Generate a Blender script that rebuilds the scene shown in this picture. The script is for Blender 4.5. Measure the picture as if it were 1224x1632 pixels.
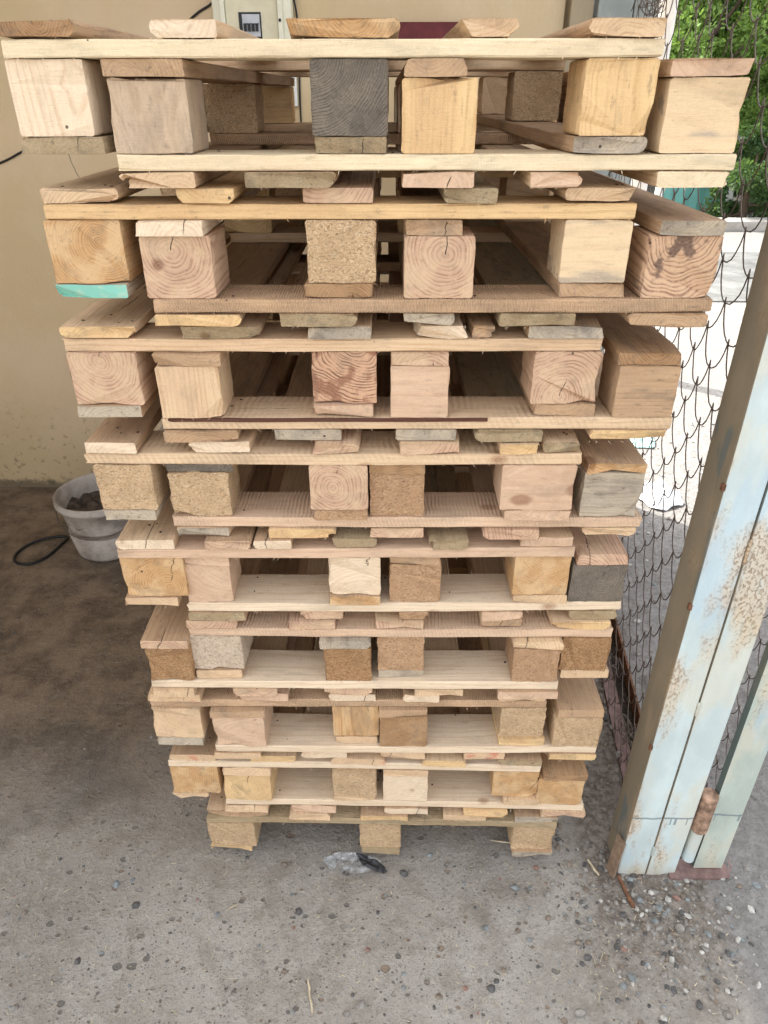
import bpy, bmesh, math, random
from mathutils import Vector, noise
for o in list(bpy.data.objects): bpy.data.objects.remove(o)
SC = bpy.context.scene
COL = SC.collection
R = math.radians
rnd = random.Random(11)

# ------------------------------------------------------------- camera
cam_d = bpy.data.cameras.new('camera'); cam = bpy.data.objects.new('camera', cam_d); COL.objects.link(cam)
cam_d.sensor_fit = 'VERTICAL'; cam_d.sensor_height = 24.0; cam_d.lens = 24.0*1123.5/1632
cam_d.clip_start = 0.02; cam_d.clip_end = 500
cam.location = (0.4092, -1.0243, 1.5646)
cam.rotation_euler = (R(90-30.68), R(0.07), R(0.34))
SC.camera = cam
# ------------------------------------------------------------- light
SUN_EL, SUN_AZ = R(52), R(-45)          # azimuth from +Y towards +X; the sun stands behind the building, to the left
w = bpy.data.worlds.new('World'); SC.world = w; w.use_nodes = True
nt = w.node_tree; nt.nodes.clear()
sky = nt.nodes.new('ShaderNodeTexSky'); sky.sky_type = 'NISHITA'; sky.sun_disc = False
sky.sun_elevation = SUN_EL; sky.sun_rotation = SUN_AZ; sky.air_density = 1.0; sky.dust_density = 3.0; sky.ozone_density = 1.0
hs = nt.nodes.new('ShaderNodeHueSaturation'); hs.inputs['Saturation'].default_value = 0.20
bg = nt.nodes.new('ShaderNodeBackground'); bg.inputs['Strength'].default_value = 0.15
wo = nt.nodes.new('ShaderNodeOutputWorld')
nt.links.new(sky.outputs[0], hs.inputs['Color']); nt.links.new(hs.outputs[0], bg.inputs['Color']); nt.links.new(bg.outputs[0], wo.inputs[0])
sd = bpy.data.lights.new('sun', 'SUN'); sd.energy = 2.0; sd.angle = R(0.5); sd.color = (1.0, 0.95, 0.86)
sun = bpy.data.objects.new('sun', sd); COL.objects.link(sun)
sdir = Vector((math.sin(SUN_AZ)*math.cos(SUN_EL), math.cos(SUN_AZ)*math.cos(SUN_EL), math.sin(SUN_EL)))
sun.rotation_euler = sdir.to_track_quat('Z', 'Y').to_euler(); sun.location = (-3, 6, 9)
SC.view_settings.view_transform = 'Standard'; SC.view_settings.look = 'None'
SC.view_settings.exposure = 2.25; SC.view_settings.gamma = 1.0

# ------------------------------------------------------------- helpers
def tag(o, label=None, cat=None, group=None, kind=None):
    if label: o['label'] = label
    if cat: o['category'] = cat
    if group: o['group'] = group
    if kind: o['kind'] = kind
    return o
def empty(name, loc, rz=0.0):
    o = bpy.data.objects.new(name, None); COL.objects.link(o); o.location = loc; o.rotation_euler = (0, 0, rz)
    o.empty_display_size = 0.05
    return o
def link_mesh(name, verts, faces, mats, parent=None, fm=None, wc=None, smooth=False):
    me = bpy.data.meshes.new(name); me.from_pydata(verts, [], faces)
    for m in (mats if isinstance(mats, (list, tuple)) else [mats]): me.materials.append(m)
    if fm: me.polygons.foreach_set('material_index', fm)
    if wc:
        a = me.attributes.new('wc', 'FLOAT_VECTOR', 'POINT'); a.data.foreach_set('vector', [c for p in wc for c in p])
    if smooth: me.polygons.foreach_set('use_smooth', [True]*len(me.polygons))
    me.update()
    o = bpy.data.objects.new(name, me); COL.objects.link(o)
    if parent: o.parent = parent
    return o
class MB:
    def __init__(s): s.v = []; s.f = []; s.m = []
    def box(s, x0, x1, y0, y1, z0, z1, mi=0, taper=None):
        n = len(s.v)
        s.v += [(x0,y0,z0),(x1,y0,z0),(x1,y1,z0),(x0,y1,z0),(x0,y0,z1),(x1,y0,z1),(x1,y1,z1),(x0,y1,z1)]
        for f in ((0,3,2,1),(4,5,6,7),(0,1,5,4),(1,2,6,5),(2,3,7,6),(3,0,4,7)): s.f.append(tuple(n+i for i in f)); s.m.append(mi)
    def tube(s, pts, r, seg=6, mi=0, cap=True, closed=False):
        n0 = len(s.v); P = [Vector(p) for p in pts]; N = len(P); up = None
        for i, p in enumerate(P):
            t = (P[(i+1) % N] if (closed or i < N-1) else P[i]) - (P[i-1] if (closed or i > 0) else P[i])
            t.normalize()
            if up is None: up = Vector((0,0,1)) if abs(t.z) < .9 else Vector((1,0,0))
            a = t.cross(up)
            if a.length < 1e-5: a = t.orthogonal()
            a.normalize(); b = a.cross(t).normalized(); up = b
            rr = r[i] if isinstance(r, (list, tuple)) else r
            for k in range(seg):
                an = 2*math.pi*k/seg; s.v.append(tuple(p + a*math.cos(an)*rr + b*math.sin(an)*rr))
        for i in range(N if closed else N-1):
            for k in range(seg):
                j = (i+1) % N
                s.f.append((n0+i*seg+k, n0+i*seg+(k+1) % seg, n0+j*seg+(k+1) % seg, n0+j*seg+k)); s.m.append(mi)
        if cap and not closed:
            s.f.append(tuple(n0+k for k in range(seg))[::-1]); s.m.append(mi)
            s.f.append(tuple(n0+(N-1)*seg+k for k in range(seg))); s.m.append(mi)
    def lathe(s, prof, c, seg=32, mi=0, tilt=None):
        n0 = len(s.v)
        for r_, z_ in prof:
            for k in range(seg):
                an = 2*math.pi*k/seg; p = Vector((r_*math.cos(an), r_*math.sin(an), z_))
                if tilt: p.rotate(tilt)
                s.v.append(tuple(p + Vector(c)))
        for i in range(len(prof)-1):
            for k in range(seg):
                s.f.append((n0+i*seg+k, n0+i*seg+(k+1) % seg, n0+(i+1)*seg+(k+1) % seg, n0+(i+1)*seg+k)); s.m.append(mi)
    def build(s, name, mats, parent=None, smooth=False):
        return link_mesh(name, s.v, s.f, mats, parent, s.m, None, smooth)
def nz(x, y=0.0, z=0.0): return noise.noise(Vector((x, y, z)))
def bevel(o, wdt, seg=2):
    m = o.modifiers.new('bevel', 'BEVEL'); m.width = wdt; m.segments = seg; m.limit_method = 'ANGLE'; return o

# ------------------------------------------------------------- node helper
class NT:
    def __init__(s, name):
        s.mat = bpy.data.materials.new(name); s.mat.use_nodes = True; s.t = s.mat.node_tree; s.t.nodes.clear()
        s.out = s.t.nodes.new('ShaderNodeOutputMaterial'); s.b = s.t.nodes.new('ShaderNodeBsdfPrincipled')
        s.t.links.new(s.b.outputs[0], s.out.inputs[0])
        s.b.inputs['Specular IOR Level'].default_value = 0.25
    def n(s, typ, **kw):
        nd = s.t.nodes.new(typ)
        for k, v in kw.items(): setattr(nd, k, v)
        return nd
    def set(s, sock, v):
        if isinstance(v, bpy.types.NodeSocket): s.t.links.new(v, sock)
        else: sock.default_value = v
    def math(s, op, a, b=0.0, c=0.0, clamp=False):
        nd = s.n('ShaderNodeMath', operation=op); nd.use_clamp = clamp
        s.set(nd.inputs[0], a); s.set(nd.inputs[1], b); s.set(nd.inputs[2], c); return nd.outputs[0]
    def vmath(s, op, a, b=(0,0,0)):
        nd = s.n('ShaderNodeVectorMath', operation=op); s.set(nd.inputs[0], a)
        if op == 'SCALE': s.set(nd.inputs[3], b)
        else: s.set(nd.inputs[1], b)
        return nd.outputs[0]
    def mix(s, f, a, b, blend='MIX'):
        nd = s.n('ShaderNodeMix', data_type='RGBA', blend_type=blend)
        s.set(nd.inputs[0], f); s.set(nd.inputs[6], a if not isinstance(a, tuple) else (*a[:3], 1)); s.set(nd.inputs[7], b if not isinstance(b, tuple) else (*b[:3], 1)); return nd.outputs[2]
    def noise(s, v, scale, detail=4.0, rough=0.55, col=False):
        nd = s.n('ShaderNodeTexNoise'); s.set(nd.inputs['Vector'], v); nd.inputs['Scale'].default_value = scale
        nd.inputs['Detail'].default_value = detail; nd.inputs['Roughness'].default_value = rough
        return nd.outputs['Color' if col else 'Fac']
    def vor(s, v, scale, feat='F1', rand=1.0):
        nd = s.n('ShaderNodeTexVoronoi', feature=feat); s.set(nd.inputs['Vector'], v); nd.inputs['Scale'].default_value = scale
        nd.inputs['Randomness'].default_value = rand; return nd
    def ramp(s, f, stops, mode='LINEAR'):
        nd = s.n('ShaderNodeValToRGB'); s.set(nd.inputs[0], f); cr = nd.color_ramp; cr.interpolation = mode
        while len(cr.elements) > len(stops): cr.elements.remove(cr.elements[-1])
        while len(cr.elements) < len(stops): cr.elements.new(0.5)
        for e, (p, c) in zip(cr.elements, stops): e.position = p; e.color = (*c, 1) if isinstance(c, tuple) else (c, c, c, 1)
        return nd.outputs[0]
    def step(s, x, lo, hi):
        nd = s.n('ShaderNodeMapRange', interpolation_type='SMOOTHSTEP'); s.set(nd.inputs[0], x)
        nd.inputs[1].default_value = lo; nd.inputs[2].default_value = hi; return nd.outputs[0]
    def attr(s, name): return s.n('ShaderNodeAttribute', attribute_name=name).outputs['Vector']
    def coord(s, which='Object'): return s.n('ShaderNodeTexCoord').outputs[which]
    def pos(s): return s.n('ShaderNodeNewGeometry').outputs['Position']
    def scale(s, v, sc):
        nd = s.n('ShaderNodeMapping'); s.set(nd.inputs[0], v); nd.inputs['Scale'].default_value = sc; return nd.outputs[0]
    def sep(s, v):
        nd = s.n('ShaderNodeSeparateXYZ'); s.set(nd.inputs[0], v); return nd.outputs
    def comb(s, x, y, z):
        nd = s.n('ShaderNodeCombineXYZ'); s.set(nd.inputs[0], x); s.set(nd.inputs[1], y); s.set(nd.inputs[2], z); return nd.outputs[0]
    def bump(s, h, dist, strength=1.0, normal=None):
        nd = s.n('ShaderNodeBump'); s.set(nd.inputs['Height'], h); nd.inputs['Distance'].default_value = dist; nd.inputs['Strength'].default_value = strength
        if normal: s.t.links.new(normal, nd.inputs['Normal'])
        return nd.outputs[0]
    def done(s, col, rough=0.8, normal=None, metal=None):
        s.set(s.b.inputs['Base Color'], col if not isinstance(col, tuple) else (*col, 1)); s.set(s.b.inputs['Roughness'], rough)
        if normal: s.t.links.new(normal, s.b.inputs['Normal'])
        if metal is not None: s.set(s.b.inputs['Metallic'], metal)
        return s.mat
def plain(name, col, rough=0.6, metal=0.0, var=0.15, sc=30, bd=0.0006):
    t = NT(name); P = t.coord(); n1 = t.noise(P, sc, 5, .6); n2 = t.noise(P, sc*9, 3, .6)
    c = t.mix(t.step(n1, .3, .75), tuple(x*(1-var) for x in col), tuple(min(1, x*(1+var)) for x in col))
    c = t.mix(t.math('MULTIPLY', t.step(n2, .55, .8), .25), c, tuple(x*.45 for x in col))
    return t.done(c, rough, t.bump(n2, bd), metal)

# ------------------------------------------------------------- wood
def wood(name, early, late, freq=210, contrast=.7, tint=None, tamt=.35, dirt=.15, fibre=.22, rough=.82, bumpd=.0012, furry=0.0, wob=.004, tband=(.42,.62), saws=0.0, sawf=95.0, warm=True):
    """solid timber: growth rings round a pith that runs along w; wc = (u, v, w) in metres"""
    if warm: early, late, tint = [(min(.8, c[0]*1.04), c[1]*.935, c[2]*.87) if c else None for c in (early, late, tint)]
    t = NT(name); P = t.attr('wc')
    nz1 = t.noise(t.scale(P, (16, 16, 2.2)), 1.0, 2, .5, col=True)
    off = t.vmath('SCALE', t.vmath('SUBTRACT', nz1, (.5, .5, .5)), wob*6)
    Q = t.vmath('ADD', P, off); x, y, z = t.sep(Q)
    r = t.math('SQRT', t.math('ADD', t.math('MULTIPLY', x, x), t.math('MULTIPLY', y, y)))
    band = t.noise(t.comb(t.math('MULTIPLY', r, 60.0), 0.0, 3.1), 1.0, 2, .6)         # good years and lean years
    fr = t.math('FRACT', t.math('ADD', t.math('MULTIPLY', r, freq), t.math('MULTIPLY', band, 2.2)))
    ring = t.ramp(fr, [(0, .25), (.12, 0), (.55, .08), (.80, .9), (.93, 1.0), (1, .25)])
    soft = t.noise(t.scale(P, (70, 70, 6)), 1.0, 3, .6)
    amt = t.math('MULTIPLY', ring, t.math('MULTIPLY', t.step(soft, .2, .65), contrast), clamp=True)
    col = t.mix(amt, early, late)
    big = t.noise(t.scale(P, (22, 22, 5)), 1.0, 3, .55)
    if tint: col = t.mix(t.math('MULTIPLY', t.step(big, *tband), tamt), col, tint)
    fb = t.noise(t.scale(P, (750, 750, 22)), 1.0, 3, .65)
    col = t.mix(t.math('MULTIPLY', t.step(fb, .35, .75), fibre), col, tuple(c*.55 for c in early))
    fb2 = t.noise(t.scale(P, (320, 320, 500)), 1.0, 3, .7)
    col = t.mix(t.math('MULTIPLY', t.step(fb2, .45, .72), fibre*.8), col, tuple(min(.9, c*1.35) for c in early))
    # knots
    kn = t.vor(t.scale(P, (9, 9, 5.5)), 1.0); kd = t.math('ADD', kn.outputs['Distance'], t.math('MULTIPLY', t.noise(P, 90, 2, .5), .03))
    kc = t.sep(kn.outputs['Color'])[0]; ksz = t.math('MULTIPLY', t.step(kc, .45, .9), .11)
    kin = t.math('LESS_THAN', kd, ksz)
    kmask = t.math('SUBTRACT', 1.0, t.step(t.math('SUBTRACT', kd, ksz), -.02, .035))
    krings = t.ramp(t.math('FRACT', t.math('MULTIPLY', kd, 60)), [(0, .6), (1, 1.0)])
    col = t.mix(t.math('MULTIPLY', t.math('MULTIPLY', kmask, krings), .8), col, (late[0]*.55, late[1]*.42, late[2]*.35))
    # drying checks, radial from the pith
    an = t.math('ARCTAN2', y, x); wa = t.math('MULTIPLY', t.math('SUBTRACT', t.noise(P, 45, 3, .6), .5), .35)
    d = t.math('MULTIPLY', t.math('ABSOLUTE', t.math('ADD', t.math('SUBTRACT', an, 1.35), wa)), r)
    ck = t.math('MULTIPLY', t.math('SUBTRACT', 1.0, t.step(d, .0001, .0009)), t.step(t.noise(t.scale(P, (30, 30, 7)), 1.0, 1, .5), .50, .58))
    col = t.mix(t.math('MULTIPLY', ck, .85), col, (.03, .022, .016))
    # nail holes, dirt, scuffs
    nh = t.vor(P, 26); nm = t.math('MULTIPLY', t.math('LESS_THAN', nh.outputs['Distance'], .055), t.math('GREATER_THAN', t.sep(nh.outputs['Color'])[1], .62))
    col = t.mix(t.math('MULTIPLY', nm, .85), col, (.03, .025, .02))
    bv = t.noise(t.scale(P, (45, 45, 8)), 1.0, 4, .65)
    col = t.mix(t.math('MULTIPLY', t.step(bv, .40, .25), .45), col, tuple(c*.62 for c in early)); col = t.mix(t.math('MULTIPLY', t.step(bv, .58, .75), .4), col, tuple(min(.8, c*1.22) for c in early))
    dn = t.noise(t.scale(P, (26, 26, 9)), 1.0, 6, .68)
    col = t.mix(t.math('MULTIPLY', t.step(dn, .5, .68), min(1, dirt*1.5)), col, (.11, .095, .08))
    dn2 = t.noise(t.scale(P, (130, 130, 40)), 1.0, 4, .7)
    col = t.mix(t.math('MULTIPLY', t.step(dn2, .57, .72), min(1, dirt*2.2)), col, (.12, .09, .065))
    if saws:      # diagonal marks of the frame saw
        sw = t.math('SINE', t.math('ADD', t.math('MULTIPLY', t.sep(P)[2], sawf*6.283), t.math('ADD', t.math('MULTIPLY', t.sep(P)[1], 260.0), t.math('MULTIPLY', big, 9.0))))
        sw = t.math('MULTIPLY', t.math('MULTIPLY', t.math('ADD', sw, 1.0), .5), t.step(t.noise(t.scale(P, (30, 30, 9)), 1.0, 2, .5), .3, .6))
        col = t.mix(t.math('MULTIPLY', sw, saws*.30), col, tuple(c*.62 for c in early))
    # relief: fibre, saw marks, checks
    saw = t.noise(t.scale(P, (55, 38, 480)), 1.0, 2, .5)
    rag = t.noise(P, 240, 5, .75)
    h = t.math('ADD', t.math('MULTIPLY', fb, .5), t.math('MULTIPLY', saw, .45))
    h = t.math('ADD', h, t.math('MULTIPLY', rag, .35+furry))
    if saws: h = t.math('SUBTRACT', h, t.math('MULTIPLY', sw, saws*.9))
    h = t.math('SUBTRACT', h, t.math('MULTIPLY', ck, 1.6)); h = t.math('SUBTRACT', h, t.math('MULTIPLY', amt, .12)); h = t.math('SUBTRACT', h, t.math('MULTIPLY', nm, .8))
    return t.done(col, rough, t.bump(h, bumpd*1.7))
def chip(name, a, b, c, dirt=.12):
    """pressed wood-chip block: flakes of three tones, crumbly surface"""
    a, b, c = [(min(.8, q[0]*1.03), q[1]*.95, q[2]*.88) for q in (a, b, c)]
    t = NT(name); P = t.attr('wc'); wp = t.vmath('ADD', P, t.vmath('SCALE', t.noise(P, 160, 2, .5, col=True), .006))
    v1 = t.vor(t.scale(wp, (620, 360, 430)), 1.0); v2 = t.vor(t.scale(wp, (300, 640, 460)), 1.0)
    k = t.sep(v1.outputs['Color'])[0]; k2 = t.sep(v2.outputs['Color'])[1]
    col = t.mix(t.step(k, .1, .9), a, b); col = t.mix(t.math('MULTIPLY', t.math('GREATER_THAN', k2, .72), .65), col, c)
    col = t.mix(t.math('MULTIPLY', t.math('LESS_THAN', k2, .1), .6), col, tuple(x*.45 for x in a))
    big = t.noise(P, 28, 4, .6); col = t.mix(t.math('MULTIPLY', t.step(big, .4, .7), .35), col, tuple(x*.72 for x in a))
    dn = t.noise(P, 45, 5, .7); col = t.mix(t.math('MULTIPLY', t.step(dn, .56, .75), dirt*2), col, (.12, .09, .06))
    h = t.math('ADD', t.math('MULTIPLY', v1.outputs['Distance'], .8), t.math('ADD', t.math('MULTIPLY', k2, .5), t.noise(P, 420, 3, .7)))
    return t.done(col, .9, t.bump(h, .0022))
W = {}
W['pale']   = wood('pale_pine', (.60,.48,.32), (.40,.25,.13), 200, .65, (.55,.40,.27), .45, .14)
W['cream']  = wood('cream_pine', (.70,.575,.385), (.55,.41,.24), 140, .35, (.64,.49,.32), .5, .12, warm=False)
W['streak'] = wood('streaked_pine', (.66,.55,.37), (.52,.39,.24), 120, .3, (.30,.28,.25), .75, .12, tband=(.56,.64))
W['yellow'] = wood('yellow_pine', (.64,.49,.27), (.44,.29,.13), 160, .55, (.50,.34,.19), .5, .18)
W['orange'] = wood('orange_pine', (.50,.335,.17), (.27,.145,.055), 260, .8, (.62,.49,.30), .6, .22)
W['pink']   = wood('pink_larch', (.51,.37,.265), (.24,.135,.085), 175, .85, (.60,.49,.33), .55, .12)
W['red']    = wood('red_larch', (.54,.37,.25), (.085,.032,.02), 200, 1.0, (.20,.085,.05), .75, .15, tband=(.50,.60), wob=.006)
W['dark']   = wood('streaked_larch', (.56,.41,.28), (.17,.09,.06), 170, .9, (.075,.05,.045), .85, .1, tband=(.53,.60), wob=.006)
W['blush']  = wood('blush_pine', (.57,.44,.32), (.40,.26,.17), 110, .45, (.47,.34,.24), .5, .14)
W['white']  = wood('white_pine', (.68,.60,.46), (.50,.36,.23), 150, .55, (.60,.50,.36), .4, .10)
W['gray']   = wood('weathered_gray_wood', (.31,.255,.195), (.075,.057,.043), 300, 1.0, (.15,.125,.10), .5, .25, .5, furry=1.0, bumpd=.003, warm=False)
W['ash']    = wood('ashy_board', (.46,.38,.28), (.26,.19,.125), 210, .6, (.28,.24,.195), .6, .35, .3, warm=False)
W['tan']    = wood('tan_board', (.45,.33,.21), (.28,.17,.09), 200, .6, (.35,.26,.17), .5, .25)
W['rough']  = wood('rough_sawn_board', (.64,.54,.35), (.44,.31,.17), 260, .45, (.50,.38,.22), .6, .25, .4, furry=1.5, bumpd=.0035)
W['brown']  = wood('brown_board', (.33,.215,.115), (.15,.075,.035), 250, .85, (.44,.31,.18), .55, .25)
W['drift']  = wood('driftwood_pine', (.48,.395,.29), (.36,.28,.19), 240, .6, (.38,.33,.26), .5, .2)
W['sawpale'] = wood('saw_marked_pine', (.62,.50,.34), (.42,.28,.16), 150, .45, (.56,.43,.30), .4, .1, saws=1.0)
W['sawblush'] = wood('saw_marked_blush', (.60,.47,.34), (.44,.30,.20), 120, .4, (.54,.40,.29), .4, .12, saws=.8, sawf=150)
W['redm']   = wood('red_marked_board', (.58,.45,.30), (.40,.26,.14), 180, .5, (.50,.13,.10), .65, .12, tband=(.55,.66))
W['chip']   = chip('pale_chip_block', (.52,.375,.225), (.58,.435,.275), (.66,.53,.37))
W['chipo']  = chip('orange_chip_block', (.45,.285,.165), (.50,.335,.205), (.57,.41,.27))
W['chipd']  = chip('dark_chip_block', (.34,.195,.095), (.43,.265,.14), (.50,.35,.2))
W['chipw']  = chip('white_chip_block', (.56,.465,.36), (.64,.55,.44), (.72,.65,.55))
def paint_mat(name, base, chipc, amt=.4, rough=.6):
    t = NT(name); P = t.coord(); n1 = t.noise(P, 60, 6, .7)
    c = t.mix(t.step(n1, .62-amt*.4, .78-amt*.3), base, chipc); c = t.mix(t.math('MULTIPLY', t.noise(P, 18, 3, .5), .3), c, tuple(x*.7 for x in base))
    return t.done(c, rough, t.bump(n1, .001))
W['teal'] = paint_mat('teal_paint', (.20,.47,.38), (.36,.48,.36), .35)
W['redmark'] = W['pale']

def section(w_, h_, prof, seed, fine):
    """outline of a board's end, centred; a = across, b = up"""
    hw, hh = w_/2, h_/2; r = min(.0022 if not fine else .0035, hh*.3)
    if prof == 'trapv':  P = [(-hw*.55, -hh), (hw*.72, -hh), (hw, -hh*.1), (hw*.92, hh), (-hw, hh)]
    elif prof == 'trap': P = [(-hw, -hh), (hw, -hh), (hw*.78, hh), (-hw*.8, hh)]
    elif prof == 'wr':   P = [(-hw, -hh), (hw*.80, -hh), (hw*.97, -hh*.45), (hw, hh*.4), (hw*.93, hh), (-hw, hh)]
    elif prof == 'wl':   P = [(-hw*.80, -hh), (hw, -hh), (hw, hh), (-hw*.93, hh), (-hw, hh*.3), (-hw*.97, -hh*.4)]
    elif prof == 'cham': P = [(-hw*.82, -hh), (hw*.82, -hh), (hw, -hh*.2), (hw, hh), (-hw, hh), (-hw, -hh*.2)]
    elif prof == 'chamu': P = [(-hw, -hh), (hw, -hh), (hw, hh*.1), (hw*.85, hh), (-hw*.85, hh), (-hw, hh*.1)]
    else:                P = [(-hw, -hh), (hw, -hh), (hw, hh), (-hw, hh)]
    out = []; n = len(P); g = .010 if fine else .022
    for i in range(n):
        p0, p, p1 = Vector(P[i-1]), Vector(P[i]), Vector(P[(i+1) % n])
        d0 = (p0-p).normalized(); d1 = (p1-p).normalized()
        out.append(p+d0*r); out.append(p+(d0+d1)*r*.35); out.append(p+d1*r)
        a, b = p+d1*r, p1+(p-p1).normalized()*r; L = (b-a).length; k = int(L/g)
        for j in range(1, k): out.append(a.lerp(b, j/k))
    return out
def timber(name, parent, c, size, axis, mat, end=None, prof='rect', pith=(0, -.04), grain=None, fine=False, twist=0.0, fuzz=0, jit=.0005, seed=0, turn=0.0):
    """one piece of timber, centre c, size (x, y, z); axis = the way it is extruded; grain = the way its fibres run"""
    rs = random.Random(seed); grain = grain or axis
    L = size['xyz'.index(axis)]
    if axis == 'y': sw, sh = size[0], size[2]
    elif axis == 'x': sw, sh = size[1], size[2]
    else: sw, sh = size[0], size[1]
    S = section(sw, sh, prof, seed, fine); nl = max(2, int(L/(.012 if fine else .04)))
    so = rs.uniform(0, 99); V = []; WC = []
    sh3 = [rs.uniform(-3, 3) for _ in range(3)]
    slx, sly = rs.uniform(-.025, .025), rs.uniform(-.03, .03); ragg = .0022 if jit < .001 else .0026; chips = [(rs.randrange(len(S)), rs.uniform(.003, .009)) for _ in range(rs.choice([0, 1, 1, 2, 3]))]
    bow = rs.uniform(-.0018, .0018) if L > .5 else 0; ct, st = math.cos(turn), math.sin(turn)
    for i in range(nl+1):
        l = -L/2 + L*i/nl
        for k, s in enumerate(S):
            j = jit*(1.6 if i in (0, nl) else 1)
            a = s.x + nz(so, l*9, k*.7)*j*1.5 + rs.uniform(-j, j)*.6; b = s.y + nz(so+9, l*11, k*.6)*j*1.5 + rs.uniform(-j, j)*.4
            ll = l + (rs.uniform(-j, j)*.9 if i in (0, nl) else 0)
            if i == 0:
                ll += slx*s.x*.5+sly*s.y+ragg*nz(so+k*.9, s.x*60, s.y*60)
                for kc_, am in chips:
                    dk = min((k-kc_) % len(S), (kc_-k) % len(S))
                    if dk < 3: a -= math.copysign(am*(1-dk/3)*.5, s.x); b -= math.copysign(am*(1-dk/3)*.35, s.y); ll += am*(1-dk/3)
            b = max(-sh/2, min(sh/2, b))
            if axis == 'x': a += bow*math.sin(math.pi*(l/L+.5))*2
            a += twist*(l+L/2)
            p = (a, ll, b) if axis == 'y' else ((ll, a, b) if axis == 'x' else (a, b, ll))
            V.append((p[0]*ct-p[1]*st+c[0], p[0]*st+p[1]*ct+c[1], p[2]+c[2]))
            if grain == 'y': q = (p[0]-pith[0], p[2]-pith[1], p[1]+sh3[0])
            elif grain == 'x': q = (p[1]-pith[0], p[2]-pith[1], p[0]+sh3[0])
            else: q = (p[0]-pith[0], p[1]-pith[1], p[2]+sh3[0])
            WC.append(q)
    n = len(S); F = []; FM = []
    flip = axis == 'x'
    for i in range(nl):
        for k in range(n):
            f = (i*n+k, (i+1)*n+k, (i+1)*n+(k+1) % n, i*n+(k+1) % n)
            F.append(f if not flip else f[::-1]); FM.append(0)
    c0 = tuple(range(n)); c1 = tuple(nl*n+k for k in range(n))[::-1]
    F += [c0, c1] if not flip else [c0[::-1], c1[::-1]]; FM += [1, 1]
    for _ in range(fuzz):          # torn fibres along the lower front arris
        if axis == 'x': px, py, pz = rs.uniform(-L/2, L/2)+c[0], c[1]-sw/2, c[2]+(-sh/2 if rs.random() < .7 else sh/2)
        else: px, py, pz = rs.uniform(-sw/2, sw/2)+c[0], c[1]-L/2, c[2]+(-sh/2 if rs.random() < .6 else sh/2)
        l = rs.uniform(.002, .008)*(1 if rs.random() < .85 else 1.9); dx = rs.uniform(-l, l); b0 = len(V)
        V += [(px-.0005, py, pz), (px+.0005, py, pz), (px+dx, py-rs.uniform(.001, .003), pz+rs.uniform(-l, l*.3)), (px, py+.0008, pz)]
        WC += [(.1, .1, .1)]*4; F += [(b0, b0+1, b0+2), (b0+1, b0+3, b0+2), (b0+3, b0, b0+2)]; FM += [0]*3
    m = [mat, end or mat]
    return link_mesh(name, V, F, m, parent, FM, WC)

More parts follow.
